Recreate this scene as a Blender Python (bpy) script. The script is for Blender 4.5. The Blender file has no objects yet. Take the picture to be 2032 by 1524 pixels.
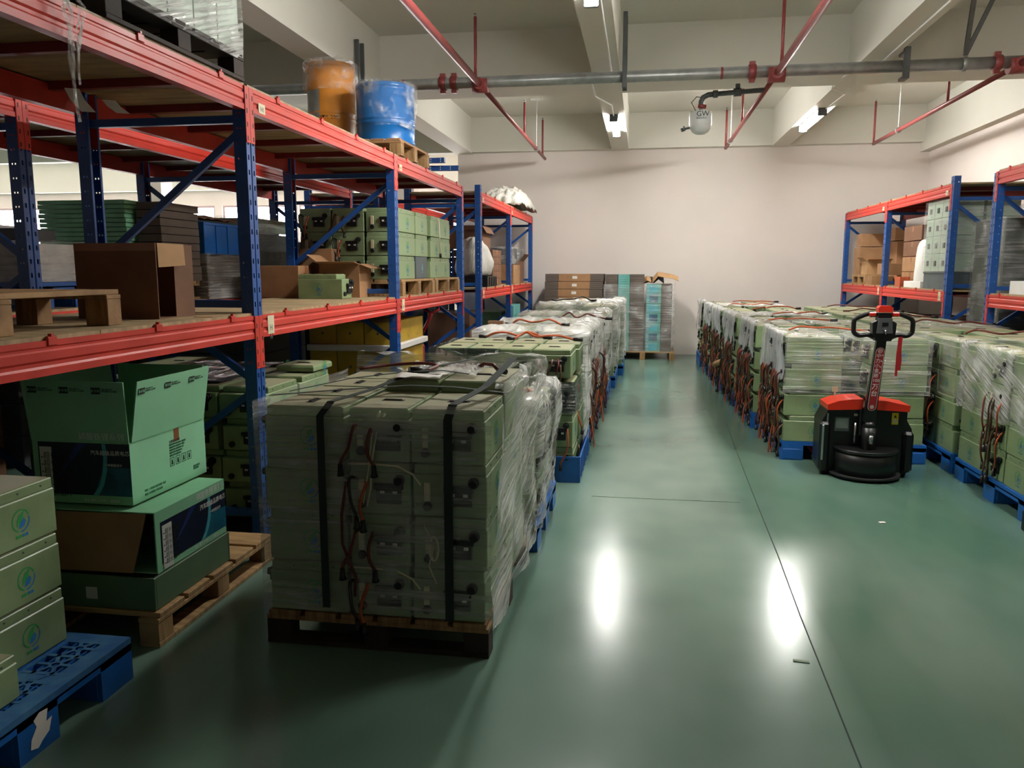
import bpy, math, random
from mathutils import Matrix, Vector, noise as mnoise
PI = math.pi
R = math.radians
rnd = random.Random(7)
sc = bpy.context.scene
COL = sc.collection
# ---------------------------------------------------------------- camera
cam_d = bpy.data.cameras.new('camera'); cam = bpy.data.objects.new('camera', cam_d); COL.objects.link(cam)
cam_d.sensor_fit = 'HORIZONTAL'; cam_d.sensor_width = 36.0; cam_d.lens = 36.0 * 1580 / 2032
cam_d.clip_start = 0.05; cam_d.clip_end = 200
cam.location = (0, 0, 1.5)
cam.rotation_mode = 'XYZ'
cam.rotation_euler = (PI / 2 - 0.14284, 0, 0.16065)
sc.camera = cam
# ---------------------------------------------------------------- world, exposure
w = bpy.data.worlds.new('sky'); sc.world = w; w.use_nodes = True
bg = w.node_tree.nodes['Background']; bg.inputs[0].default_value = (1.0, 0.90, 0.91, 1); bg.inputs[1].default_value = 15.0
sc.view_settings.view_transform = 'Standard'
sc.view_settings.look = 'None'
sc.view_settings.gamma = 1.0
sc.view_settings.use_curve_mapping = False
sc.view_settings.exposure = 1.05
TUBE = 95.0
sc.cycles.max_bounces = 7
sc.cycles.diffuse_bounces = 4
sc.cycles.glossy_bounces = 3
sc.cycles.transparent_max_bounces = 24
sc.cycles.caustics_reflective = False
sc.cycles.caustics_refractive = False
sc.cycles.sample_clamp_indirect = 6.0

# ---------------------------------------------------------------- materials
MT = {}
def lin(c):
    if isinstance(c, str):
        c = [int(c[i:i + 2], 16) / 255 for i in (0, 2, 4)]
        c = [x / 12.92 if x <= .04045 else ((x + .055) / 1.055) ** 2.4 for x in c]
    return (c[0], c[1], c[2], 1)
def mat(name, col, rough=.5, metal=0, var=.12, scale=6., bump=0., spec=.5, col2=None, rvar=0., bscale=None, stretch=None, detail=4.):
    m = bpy.data.materials.new(name); m.use_nodes = True; MT[name] = m
    nt = m.node_tree; N = nt.nodes; L = nt.links
    b = N['Principled BSDF']
    b.inputs['Metallic'].default_value = metal; b.inputs['Roughness'].default_value = rough
    b.inputs['Specular IOR Level'].default_value = spec
    tc = N.new('ShaderNodeTexCoord'); mp = N.new('ShaderNodeMapping'); L.new(tc.outputs['Object'], mp.inputs[0])
    if stretch: mp.inputs['Scale'].default_value = stretch
    n = N.new('ShaderNodeTexNoise'); n.inputs['Scale'].default_value = scale; n.inputs['Detail'].default_value = detail
    L.new(mp.outputs[0], n.inputs['Vector'])
    c = lin(col)
    mx = N.new('ShaderNodeMix'); mx.data_type = 'RGBA'
    if col2 is None:
        a = tuple(x * (1 - var) for x in c[:3]) + (1,); d = tuple(min(1, x * (1 + var)) for x in c[:3]) + (1,)
    else: a, d = c, lin(col2)
    mx.inputs[6].default_value = a; mx.inputs[7].default_value = d
    rp = N.new('ShaderNodeMapRange'); rp.inputs[1].default_value = .35; rp.inputs[2].default_value = .65
    L.new(n.outputs[0], rp.inputs[0]); L.new(rp.outputs[0], mx.inputs[0])
    L.new(mx.outputs[2], b.inputs['Base Color'])
    if rvar:
        r2 = N.new('ShaderNodeMapRange'); r2.inputs[1].default_value = .3; r2.inputs[2].default_value = .7
        r2.inputs[3].default_value = max(.02, rough - rvar); r2.inputs[4].default_value = rough + rvar
        L.new(n.outputs[0], r2.inputs[0]); L.new(r2.outputs[0], b.inputs['Roughness'])
    if bump:
        bp = N.new('ShaderNodeBump'); bp.inputs['Strength'].default_value = bump; bp.inputs['Distance'].default_value = .01
        n2 = n
        if bscale:
            n2 = N.new('ShaderNodeTexNoise'); n2.inputs['Scale'].default_value = bscale; n2.inputs['Detail'].default_value = 3
            L.new(mp.outputs[0], n2.inputs['Vector'])
        L.new(n2.outputs[0], bp.inputs['Height']); L.new(bp.outputs[0], b.inputs['Normal'])
    return m
def emit(name, col, s):
    m = bpy.data.materials.new(name); m.use_nodes = True; MT[name] = m
    b = m.node_tree.nodes['Principled BSDF']; b.inputs['Base Color'].default_value = (.8, .8, .8, 1)
    b.inputs['Emission Color'].default_value = lin(col); b.inputs['Emission Strength'].default_value = s
    return m
def film(name, lo, hi, stretch, scale, col=(.8, .8, .78), rough=.16, rotz=(0, 0, 0), p0=.48, p1=.72, bump=1.0, bd=.03):
    """stretched plastic film: mostly clear, with milky creases and sharp highlights"""
    m = bpy.data.materials.new(name); m.use_nodes = True; MT[name] = m
    nt = m.node_tree; N = nt.nodes; L = nt.links
    for x in list(N): N.remove(x)
    out = N.new('ShaderNodeOutputMaterial'); mixs = N.new('ShaderNodeMixShader'); tr = N.new('ShaderNodeBsdfTransparent')
    b = N.new('ShaderNodeBsdfPrincipled'); b.inputs['Base Color'].default_value = col + (1,); b.inputs['Roughness'].default_value = rough
    b.inputs['Specular IOR Level'].default_value = 1.0
    tc = N.new('ShaderNodeTexCoord'); m0 = N.new('ShaderNodeMapping'); m0.inputs['Rotation'].default_value = rotz; mp = N.new('ShaderNodeMapping'); mp.inputs['Scale'].default_value = stretch
    L.new(tc.outputs['Object'], m0.inputs[0]); L.new(m0.outputs[0], mp.inputs[0])
    n = N.new('ShaderNodeTexNoise'); n.inputs['Scale'].default_value = scale; n.inputs['Detail'].default_value = 5; n.inputs['Distortion'].default_value = .6
    L.new(mp.outputs[0], n.inputs['Vector'])
    n3 = N.new('ShaderNodeTexNoise'); n3.inputs['Scale'].default_value = 5; n3.inputs['Detail'].default_value = 2; L.new(tc.outputs['Object'], n3.inputs['Vector'])
    ad = N.new('ShaderNodeMath'); ad.operation = 'MULTIPLY_ADD'; ad.inputs[1].default_value = .55; L.new(n3.outputs[0], ad.inputs[0])
    ml = N.new('ShaderNodeMath'); ml.operation = 'MULTIPLY'; ml.inputs[1].default_value = .5; L.new(n.outputs[0], ml.inputs[0]); L.new(ml.outputs[0], ad.inputs[2])
    mr = N.new('ShaderNodeMapRange'); mr.inputs[1].default_value = p0; mr.inputs[2].default_value = p1; mr.inputs[3].default_value = lo; mr.inputs[4].default_value = hi
    L.new(ad.outputs[0], mr.inputs[0])
    bp = N.new('ShaderNodeBump'); bp.inputs['Strength'].default_value = bump; bp.inputs['Distance'].default_value = bd
    L.new(n.outputs[0], bp.inputs['Height']); L.new(bp.outputs[0], b.inputs['Normal'])
    L.new(mr.outputs[0], mixs.inputs[0]); L.new(tr.outputs[0], mixs.inputs[1]); L.new(b.outputs[0], mixs.inputs[2])
    L.new(mixs.outputs[0], out.inputs[0])
    return m
mat('wall', 'ded5cf', .85, var=.02, scale=1.5, bump=.05, bscale=60)
mat('ceil', 'd8d6cc', .88, var=.02, scale=1.2, bump=.05, bscale=60)
mat('darkline', '1b2a26', .8)
mat('green', '84986f', .42, var=.10, scale=9, bump=.03, bscale=80, rvar=.08)
mat('greendust', '9c977c', .6, col2='848a69', scale=5)
mat('greenlid', '8c966f', .5, col2='9c9479', scale=4)
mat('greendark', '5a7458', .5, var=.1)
mat('black', '0c0d0e', .38, var=.3, scale=20)
mat('blackmat', '101112', .7, var=.3, scale=20)
mat('greymid', '54575a', .55, metal=.2)
mat('whitelabel', 'd6d6d0', .6, var=.05)
mat('cream', 'd9cfb0', .7, var=.05)
mat('ivory', 'cfc7a8', .45, var=.05)
mat('orange', 'ae5029', .45, var=.15, scale=30)
mat('redcable', '5e2119', .45, var=.2, scale=30)
mat('brasswire', '5b4632', .45, var=.2)
mat('leafgreen', '2f9a4e', .5, var=.1)
mat('leafblue', '2a78b8', .5, var=.1)
mat('leafgreenfade', '57906a', .5, var=.1)
mat('leafbluefade', '41799a', .5, var=.1)
mat('red', 'c8372a', .44, var=.10, scale=5, bump=.04, bscale=70, rvar=.06)
mat('blue', '1f4f94', .38, var=.12, scale=6, bump=.03, bscale=70)
mat('bluelite', '3a73bd', .4, var=.1)
mat('ply', 'b49c76', .62, col2='8f7b5c', scale=3, stretch=(1, 6, 1), bump=.1)
mat('plyedge', '9c7f55', .7, var=.2, scale=40, stretch=(1, 1, 8))
mat('crossbar', '7e1f1b', .5, var=.1)
mat('wood', 'a88458', .7, col2='7d5c38', scale=5, stretch=(8, 1, 1), bump=.25, bscale=30)
mat('woodpale', 'b69464', .68, col2='93704a', scale=5, stretch=(1, 8, 1), bump=.2, bscale=30)
mat('wooddark', '3a2d24', .8, col2='241c17', scale=5)
mat('plasticblue', '1b5fae', .42, var=.12, scale=9, rvar=.1)
mat('plasticbluedust', '41759f', .6, col2='24598f', scale=12)
mat('carton', '9a7350', .78, var=.10, scale=7, bump=.06, bscale=60)
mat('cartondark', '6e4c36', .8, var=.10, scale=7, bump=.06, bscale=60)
mat('cartonin', 'b48d63', .8, var=.08)
mat('tape', '8c5b3a', .3, var=.1)
mat('paper', 'e4e0da', .8, var=.04, bump=.2, bscale=12)
mat('greencarton', '8ccaa0', .62, var=.05, scale=5, bump=.05, bscale=25)
mat('greenprint', '5f9d79', .55, var=.05)
mat('navy', '0c1626', .35, col2='101d3a', scale=3)
mat('teal', '1d6f86', .35, col2='123f5c', scale=7)
mat('tealite', '4fa6b4', .35, var=.1)
mat('inkblue', '25346f', .35, var=.2)
mat('white', 'e6e6e2', .5, var=.03)
mat('ink', '16201c', .6)
mat('inkgreen', '3f7d5d', .6)
mat('yellow', 'b3922e', .45, var=.12, scale=5)
mat('yellowbright', 'e2c21f', .5)
mat('foam', 'd9d6cf', .8, var=.04, bump=.1, bscale=80)
mat('galv', '9a9e9c', .38, metal=.55, var=.12, scale=12)
mat('galvdark', '5d6263', .45, metal=.5, var=.12, scale=12)
mat('pipered', '873a39', .42, var=.1, scale=8)
mat('sackwhite', 'c6c3bb', .7, var=.08, scale=6, bump=.9, bscale=14, stretch=(3, 1, 1))
mat('orangedrum', 'cf8630', .35, var=.07, scale=6)
mat('bluedrum', '1566ad', .3, var=.06, scale=6)
mat('truckred', 'd8301c', .3, var=.04)
mat('labelred', '9c1f28', .4, var=.03)
mat('ribbon', 'a3141d', .6, var=.1)
mat('sheetgreen', '7ab890', .6, var=.14, scale=10)
mat('sheetcyan', '6fa9b0', .5, col2='4e957e', scale=3)
mat('greycarton', '5b5048', .75, var=.15, scale=5)
mat('palegreen', 'a9bba8', .5, var=.06, scale=4)
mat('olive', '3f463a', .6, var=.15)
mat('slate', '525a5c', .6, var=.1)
mat('chrome', 'b9bcbe', .2, metal=.9)
mat('frameuv', 'b9a6a6', .5, var=.03)
mat('steelwhite', 'dadedd', .3, var=.03)
mat('darkgreybag', '2a3036', .4, var=.3, bump=.8, bscale=20)
mat('bolt', 'c7ccd2', .35, metal=.6)
emit('tube', (1.0, .98, .93), TUBE)
film('film_h', .07, .42, (.7, .7, 16), 3.2, p0=.46, p1=.66, bump=.8)
film('film_f', .12, .42, (.6, .6, 18), 3.2, p0=.44, p1=.66, bump=.9)
film('film_d', .08, .75, (1, .55, 20), 3, p0=.44, p1=.62, rotz=(R(-20), 0, 0), bump=.9, bd=.03)
film('film_w', .22, .85, (1.2, .9, 11), 4, p0=.42, p1=.64, rotz=(R(-40), R(10), 0), bd=.035, bump=.8)
film('film_v', .55, .92, (6, 5, 1.2), 3, p0=.42, p1=.62, col=(.62, .63, .66), bd=.03, bump=.7)
film('film_c', .05, .5, (1, 1, 1), 12, p0=.46, p1=.66, bd=.05)
film('film_k', .55, .9, (1, 1, 6), 6, col=(.03, .035, .04), p0=.44, p1=.6, bd=.04)
def floor_mat():
    m = bpy.data.materials.new('floor'); m.use_nodes = True; MT['floor'] = m
    nt = m.node_tree; N = nt.nodes; L = nt.links; b = N['Principled BSDF']
    tc = N.new('ShaderNodeTexCoord'); sx = N.new('ShaderNodeSeparateXYZ'); L.new(tc.outputs['Object'], sx.inputs[0])
    def noi(s, d=4, st=None):
        n = N.new('ShaderNodeTexNoise'); n.inputs['Scale'].default_value = s; n.inputs['Detail'].default_value = d
        if st:
            mp = N.new('ShaderNodeMapping'); mp.inputs['Scale'].default_value = st; L.new(tc.outputs['Object'], mp.inputs[0]); L.new(mp.outputs[0], n.inputs[0])
        else: L.new(tc.outputs['Object'], n.inputs[0])
        return n
    def mix(a, c, f):
        x = N.new('ShaderNodeMix'); x.data_type = 'RGBA'
        for i, q in ((6, a), (7, c)):
            if isinstance(q, tuple): x.inputs[i].default_value = q
            else: L.new(q, x.inputs[i])
        L.new(f, x.inputs[0]); return x.outputs[2]
    def rng(src, a, c, lo=0., hi=1.):
        r = N.new('ShaderNodeMapRange'); r.inputs[1].default_value = a; r.inputs[2].default_value = c; r.inputs[3].default_value = lo; r.inputs[4].default_value = hi
        L.new(src, r.inputs[0]); return r.outputs[0]
    # worn lane of the epoxy coat left of the slab joint, fresher coat right of it
    side = rng(sx.outputs[0], .70, .80)
    base = mix(lin('6d8a7b'), lin('4d705f'), side)
    big = rng(noi(.55, 3).outputs[0], .42, .6)
    base = mix(base, lin('4c6c5f'), big)
    sc1 = rng(noi(1.3, 3, (1, .4, 1)).outputs[0], .40, .75, 0, .55)
    base = mix(base, lin('7d9286'), sc1)
    L.new(base, b.inputs['Base Color'])
    r = rng(noi(1.2, 3, (1, .4, 1)).outputs[0], .30, .72, .15, .27)
    L.new(r, b.inputs['Roughness']); b.inputs['Specular IOR Level'].default_value = .55
    bp = N.new('ShaderNodeBump'); bp.inputs['Strength'].default_value = .05; bp.inputs['Distance'].default_value = .01
    L.new(noi(5, 4).outputs[0], bp.inputs['Height']); L.new(bp.outputs[0], b.inputs['Normal'])
floor_mat()
def glass_mat():
    m = bpy.data.materials.new('glass'); m.use_nodes = True; MT['glass'] = m
    N = m.node_tree.nodes; L = m.node_tree.links
    for x in list(N): N.remove(x)
    o = N.new('ShaderNodeOutputMaterial'); s = N.new('ShaderNodeMixShader'); s.inputs[0].default_value = .08
    t = N.new('ShaderNodeBsdfTransparent'); t.inputs[0].default_value = (.95, .96, .96, 1)
    g = N.new('ShaderNodeBsdfGlossy'); g.inputs['Roughness'].default_value = .05
    L.new(t.outputs[0], s.inputs[1]); L.new(g.outputs[0], s.inputs[2]); L.new(s.outputs[0], o.inputs[0])
glass_mat()

# ---------------------------------------------------------------- mesh helpers
class MB:
    def __init__(s): s.v = []; s.f = []; s.m = []; s.sm = []; s.mats = []; s.X = None
    def mi(s, m):
        if m not in s.mats: s.mats.append(m)
        return s.mats.index(m)
    def add(s, vs, fs, m, smooth=False):
        o = len(s.v); k = s.mi(m)
        if s.X is not None: vs = [tuple(s.X @ Vector(p)) for p in vs]
        s.v += [tuple(p) for p in vs]
        for f in fs: s.f.append(tuple(i + o for i in f)); s.m.append(k); s.sm.append(smooth)
        return s
    def box(s, x0, x1, y0, y1, z0, z1, m, c=0.):
        if c <= 0:
            vs = [(x, y, z) for x in (x0, x1) for y in (y0, y1) for z in (z0, z1)]
            return s.add(vs, [(0, 1, 3, 2), (4, 6, 7, 5), (0, 4, 5, 1), (2, 3, 7, 6), (0, 2, 6, 4), (1, 5, 7, 3)], m)
        vs = []; idx = {}
        lo = (x0, y0, z0); hi = (x1, y1, z1)
        for a in (0, 1):
            for b in (0, 1):
                for d in (0, 1):
                    for ax in range(3):
                        p = []
                        for k, e in enumerate((a, b, d)):
                            base = hi[k] if e else lo[k]
                            p.append(base if k == ax else base + (-c if e else c))
                        idx[(a, b, d, ax)] = len(vs); vs.append(p)
        fs = []
        for ax in range(3):
            for e in (0, 1):
                ring = []
                for (p, q) in ((0, 0), (1, 0), (1, 1), (0, 1)):
                    t = [0, 0, 0]; t[ax] = e; t[(ax + 1) % 3] = p; t[(ax + 2) % 3] = q
                    ring.append(idx[(t[0], t[1], t[2], ax)])
                fs.append(tuple(ring if e else ring[::-1]))
        for ax in range(3):
            o1, o2 = (ax + 1) % 3, (ax + 2) % 3
            for p in (0, 1):
                for q in (0, 1):
                    t0 = [0, 0, 0]; t1 = [0, 0, 0]; t0[ax] = 0; t1[ax] = 1
                    for t in (t0, t1): t[o1] = p; t[o2] = q
                    r = (idx[(*t0, o1)], idx[(*t1, o1)], idx[(*t1, o2)], idx[(*t0, o2)])
                    fs.append(r if p != q else r[::-1])
        for a in (0, 1):
            for b in (0, 1):
                for d in (0, 1):
                    r = tuple(idx[(a, b, d, k)] for k in range(3)); fs.append(r if (a + b + d) % 2 else r[::-1])
        return s.add(vs, fs, m)
    def tube(s, pts, r, m, n=8, cap=True, smooth=True):
        pts = [Vector(p) for p in pts]; vs = []; fs = []; up = None
        for i, p in enumerate(pts):
            t = (pts[min(i + 1, len(pts) - 1)] - pts[max(i - 1, 0)]).normalized()
            if up is None: up = Vector((0, 0, 1)) if abs(t.z) < .9 else Vector((1, 0, 0))
            u = (up - t * up.dot(t)).normalized(); up = u; w_ = t.cross(u)
            rr = r[i] if isinstance(r, (list, tuple)) else r
            for k in range(n):
                a = 2 * PI * k / n; vs.append(p + u * rr * math.cos(a) + w_ * rr * math.sin(a))
        for i in range(len(pts) - 1):
            for k in range(n):
                fs.append((i * n + k, i * n + (k + 1) % n, (i + 1) * n + (k + 1) % n, (i + 1) * n + k))
        s.add(vs, fs, m, smooth)
        if cap:
            o = len(s.v) - len(vs); k0 = s.mi(m)
            s.f.append(tuple(o + k for k in range(n))[::-1]); s.m.append(k0); s.sm.append(False)
            s.f.append(tuple(o + (len(pts) - 1) * n + k for k in range(n))); s.m.append(k0); s.sm.append(False)
        return s
    def ribbon(s, pts, wv, th, m):
        """flat strap: path points, width vector, thickness along the path normal"""
        pts = [Vector(p) for p in pts]; wv = Vector(wv); vs = []; fs = []
        for i, p in enumerate(pts):
            t = (pts[min(i + 1, len(pts) - 1)] - pts[max(i - 1, 0)]).normalized(); nn = t.cross(wv).normalized() * th / 2
            vs += [p - wv / 2 - nn, p + wv / 2 - nn, p + wv / 2 + nn, p - wv / 2 + nn]
        for i in range(len(pts) - 1):
            for k in range(4): fs.append((i * 4 + k, i * 4 + (k + 1) % 4, (i + 1) * 4 + (k + 1) % 4, (i + 1) * 4 + k))
        fs += [(0, 1, 2, 3), tuple(len(vs) - 1 - k for k in range(4))]
        return s.add(vs, fs, m)
    def prism(s, poly, axis, a, b, m, smooth=False):
        """extrude a 2-D polygon along axis 0/1/2 between a and b"""
        n = len(poly); vs = []
        for t in (a, b):
            for (p, q) in poly:
                vs.append((t, p, q) if axis == 0 else (p, t, q) if axis == 1 else (p, q, t))
        fs = [tuple(range(n))[::-1], tuple(range(n, 2 * n))]
        if axis == 1: fs = [f[::-1] for f in fs]
        o = len(s.v)
        s.add(vs, fs, m)
        k0 = s.mi(m)
        for i in range(n):
            f = (i, (i + 1) % n, n + (i + 1) % n, n + i)
            if axis == 1: f = f[::-1]
            s.f.append(tuple(q + o for q in f)); s.m.append(k0); s.sm.append(smooth)
        return s
    def lathe(s, prof, cx, cy, m, n=24, ms=None):
        vs = []; 
        for (r, z) in prof:
            for k in range(n):
                a = 2 * PI * k / n; vs.append((cx + r * math.cos(a), cy + r * math.sin(a), z))
        o = len(s.v); s.add(vs, [], m)
        for i in range(len(prof) - 1):
            mm = s.mi(ms[i]) if ms else s.mi(m)
            for k in range(n):
                s.f.append((o + i * n + k, o + i * n + (k + 1) % n, o + (i + 1) * n + (k + 1) % n, o + (i + 1) * n + k)); s.m.append(mm); s.sm.append(True)
        s.f.append(tuple(o + (len(prof) - 1) * n + k for k in range(n))); s.m.append(s.mi(m)); s.sm.append(False)
        s.f.append(tuple(o + k for k in range(n))[::-1]); s.m.append(s.mi(m)); s.sm.append(False)
        return s
    def mesh(s, name):
        me = bpy.data.meshes.new(name); me.from_pydata(s.v, [], s.f)
        for k in s.mats: me.materials.append(MT[k])
        me.polygons.foreach_set('material_index', s.m); me.polygons.foreach_set('use_smooth', s.sm); me.update()
        return me
    def obj(s, name, parent=None, label=None, loc=None, rz=0):
        o = bpy.data.objects.new(name, s.mesh(name)); COL.objects.link(o)
        if parent is not None: o.parent = parent
        if label: o['label'] = label
        if loc: o.location = loc
        if rz: o.rotation_euler[2] = rz
        return o
def thing(name, label, cat, loc=(0, 0, 0), rz=0, group=None):
    o = bpy.data.objects.new(name, None); COL.objects.link(o); o.empty_display_size = .1
    o.location = loc; o.rotation_euler[2] = rz; o['label'] = label; o['category'] = cat
    if group: o['group'] = group
    return o
def tag(o, label, cat, group=None):
    o['label'] = label; o['category'] = cat
    if group: o['group'] = group
    return o
def struct(name, mb):
    o = mb.obj(name); o['kind'] = 'structure'; return o
def clone(root, loc, rz=0, label=None, group=None, skip=(), flip=False):
    r = root.copy(); COL.objects.link(r); r.location = loc; r.rotation_euler = (0, 0, rz)
    if label: r['label'] = label
    if group: r['group'] = group
    for ch in root.children:
        if ch.name.split('.')[0] in skip: continue
        c = ch.copy(); COL.objects.link(c); c.parent = r
        for g in ch.children:
            d = g.copy(); COL.objects.link(d); d.parent = c
    return r
def text_into(mb, s, size, m, M, align='LEFT', ext=.0006, sp=1.0):
    """letters as thin solid print; M places the XY plane of the letters"""
    cu = bpy.data.curves.new('t', 'FONT'); cu.body = s; cu.size = size; cu.align_x = align; cu.extrude = ext; cu.space_line = sp; cu.resolution_u = 2
    o = bpy.data.objects.new('t', cu); COL.objects.link(o)
    bpy.context.view_layer.update()
    me = bpy.data.meshes.new_from_object(o)
    vs = [M @ v.co for v in me.vertices]; fs = [tuple(p.vertices) for p in me.polygons]
    sv = mb.X; mb.X = None if sv is None else sv
    mb.add(vs, fs, m); bpy.data.objects.remove(o); bpy.data.curves.remove(cu); bpy.data.meshes.remove(me)
def plane_M(o, ux, uy):
    ux = Vector(ux).normalized(); uy = Vector(uy).normalized(); n = ux.cross(uy)
    M = Matrix((ux, uy, n)).transposed().to_4x4(); M.translation = Vector(o); return M
ORD = ['bottom', 'second', 'third', 'fourth', 'fifth', 'sixth']
NTH = ['first', 'second', 'third', 'fourth', 'fifth', 'sixth']
def curve_pts(p, n=5):
    p = [Vector(q) for q in p]; o = []
    for i in range(len(p) - 1):
        a, b, c, d = p[max(i - 1, 0)], p[i], p[i + 1], p[min(i + 2, len(p) - 1)]
        for k in range(n):
            t = k / n; o.append(.5 * ((2 * b) + (c - a) * t + (2 * a - 5 * b + 4 * c - d) * t * t + (3 * b - a - 3 * c + d) * t ** 3))
    return o + [p[-1]]
# ================================================================ SETTING
WY = 14.45; RX = 4.62; LX = -20.0; FY = 18.5; CZ = 4.15; BZ = 3.55
struct('floor', MB().box(LX, RX, -4, FY, -.1, 0, 'floor'))
struct('ceiling', MB().box(LX - .2, RX + .2, -4.2, FY + .2, CZ, CZ + .2, 'ceil'))
struct('wall_back', MB().box(-3.33, RX, WY, WY + .2, 0, CZ, 'wall'))
struct('wall_right', MB().box(RX, RX + .2, -4, WY + .2, 0, CZ, 'wall'))
struct('wall_front', MB().box(LX, RX + .2, -4.2, -4, 0, CZ, 'wall'))
struct('wall_left', MB().box(LX - .2, LX, -4.2, FY + .2, 0, CZ, 'wall'))
struct('wall_side', MB().box(-3.33, -3.13, WY + .2, FY, 0, CZ, 'wall'))
# wall with the windows, far beyond the racks
wins = [(-19.2, -17.4), (-17.2, -15.6), (-15.4, -14.2), (-14.0, -12.4), (-12.2, -10.38), (-10.18, -8.4), (-8.2, -6.6), (-6.4, -4.2)]
mb = MB(); SZ, TZ = 1.0, 3.05
mb.box(LX, -3.13, FY, FY + .2, 0, SZ, 'wall'); mb.box(LX, -3.13, FY, FY + .2, TZ, CZ, 'wall')
prev = LX
for a, b in wins: mb.box(prev, a, FY, FY + .2, SZ, TZ, 'wall'); prev = b
mb.box(prev, -3.13, FY, FY + .2, SZ, TZ, 'wall'); struct('wall_far', mb)
for i, (a, b) in enumerate(wins):
    t = bpy.data.objects.new('window_%d' % (i + 1), None); COL.objects.link(t); t['kind'] = 'structure'
    m = MB(); d = .05
    m.box(a, b, FY + .04, FY + .1, SZ, SZ + d, 'frameuv'); m.box(a, b, FY + .04, FY + .1, TZ - d, TZ, 'frameuv')
    m.box(a, a + d, FY + .04, FY + .1, SZ + d, TZ - d, 'frameuv'); m.box(b - d, b, FY + .04, FY + .1, SZ + d, TZ - d, 'frameuv')
    m.obj('window_frame', t)
    c = (a + b) / 2
    MB().box(c - .025, c + .025, FY + .045, FY + .095, SZ + d, TZ - d, 'frameuv').obj('mullion', t)
    MB().box(a + d, c - .025, FY + .065, FY + .075, SZ + d, TZ - d, 'glass').obj('pane', t)
    MB().box(c + .025, b - d, FY + .065, FY + .075, SZ + d, TZ - d, 'glass').obj('pane', t)
    ld = bpy.data.lights.new('portal', 'AREA'); ld.shape = 'RECTANGLE'; ld.size = b - a; ld.size_y = TZ - SZ; ld.cycles.is_portal = True
    lo = bpy.data.objects.new('daylight_portal', ld); COL.objects.link(lo); lo.location = (c, FY + .15, (SZ + TZ) / 2); lo.rotation_euler = (R(-90), 0, 0)
def beam(x0, x1, y0, y1, z0=BZ, nm='ceiling_beam'):
    struct(nm, MB().box(x0, x1, y0, y1, z0, CZ, 'ceil'))
beam(-3.35, -3.04, -4, WY); beam(-.57, -.28, -4, WY); beam(2.10, 2.37, -4, WY); beam(RX - .14, RX, -4, WY, 3.42)
beam(-6.6, -6.25, -4, FY); beam(-10, -9.65, -4, FY)
for y in (9.25, 3.3, -2.2): beam(LX, RX - .14, y, y + .56, BZ + .001)
beam(LX, RX - .14, 14.27, WY, 3.56); beam(LX, -3.35, FY - .25, FY, 3.4)
for (x, y) in ((-4.72, 15.0), (-6.6, 16.9), (-6.65, 3.4), (-9.95, 9.3), (-9.95, 15)):
    struct('pillar', MB().box(x, x + .4, y, y + .4, 0, BZ, 'wall'))
# slab joints of the floor
g = MB(); g.ribbon([(.848, 7.9, .0012), (.80, 6.4, .0012), (.763, 5.06, .0012), (.744, 4.23, .0012), (.716, 3.45, .0012), (.69, 2.3, .0012), (.66, 1.2, .0012), (.6, -3.9, .0012)], (.0045, 0, 0), .0016, 'darkline')
struct('floor_joint', g)
struct('floor_joint', MB().ribbon([(-.3, 5.18, .0012), (.2, 5.18, .0012), (.66, 5.19, .0012)], (0, .004, 0), .0016, 'greendark'))
tag(MB().box(-.02, .02, -.012, .012, 0, .006, 'paper', .002).obj('paper_scrap', None, None, (1.449, 4.889, 0), .3), 'small pale scrap of paper lying alone on the green floor', 'scrap')
tag(MB().box(-.03, .03, -.01, .01, 0, .003, 'greendark', .001).obj('tape_scrap', None, None, (.641, 3.035, 0), -.1), 'short dark green tape scrap on the floor beside the slab joint', 'scrap')

# ================================================================ CEILING SERVICES
def lamp(x, y, lab, z=3.49):
    t = thing('batten_light', lab, 'lamp', (x, y, z), 0, 'tube lights under the ceiling beams')
    MB().box(-.055, .055, -.64, .64, .035, .06, 'white', .008).obj('housing', t)
    m = MB()
    m.prism([(-.05, .035), (-.045, -.01), (-.02, -.03), (.02, -.03), (.045, -.01), (.05, .035)], 1, -.62, .62, 'tube').obj('diffuser', t)
    for s in (-1, 1):
        MB().box(-.056, .056, s * .64 - .02, s * .64 + .02, -.034, .058, 'greymid', .006).obj('end_cap', t)
        MB().box(-.03, -.015, s * .5 - .01, s * .5 + .01, -.036, -.028, 'chrome').obj('clip', t)
    return t
lamp(-.425, 11.75, 'lit tube light under the middle beam, beyond the grey main pipe')
lamp(2.235, 11.75, 'lit tube light under the beam beside the white hanging extinguisher')
lamp(-.425, 5.72, 'lit tube light under the middle beam, at the top edge of the view')
lamp(2.235, 5.35, 'lit tube light under the right hand beam, nearer than the main pipe'.replace('right hand', 'outer'))
def conduit(pts, lab, r=.009, mm='white'):
    tag(MB().tube(pts, r, mm, 6).obj('conduit'), lab, 'cable', 'lamp conduits along the beams')
conduit([(2.23, 12.4, 3.52), (2.23, 12.6, 3.54), (2.3, 10.2, 3.535), (2.09, 9.95, 3.54), (2.08, 9.84, 3.6), (2.09, 9.2, 3.53), (2.3, 9.15, 3.535), (2.27, 6, 3.535)], 'white conduit running along the beam to the lamp near the extinguisher')
conduit([(-.425, 11.1, 3.53), (-.425, 10.4, 3.53), (-.6, 9.9, 3.54), (-.6, 9.2, 3.54), (-.6, 9.17, 3.8), (-.6, 6.4, 3.9)], 'white conduit dropping to the lamp under the middle beam')
conduit([(-.36, 9.2, 3.53), (-.36, 6.3, 3.53)], 'short white conduit between the two lamps of the middle beam')
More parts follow.
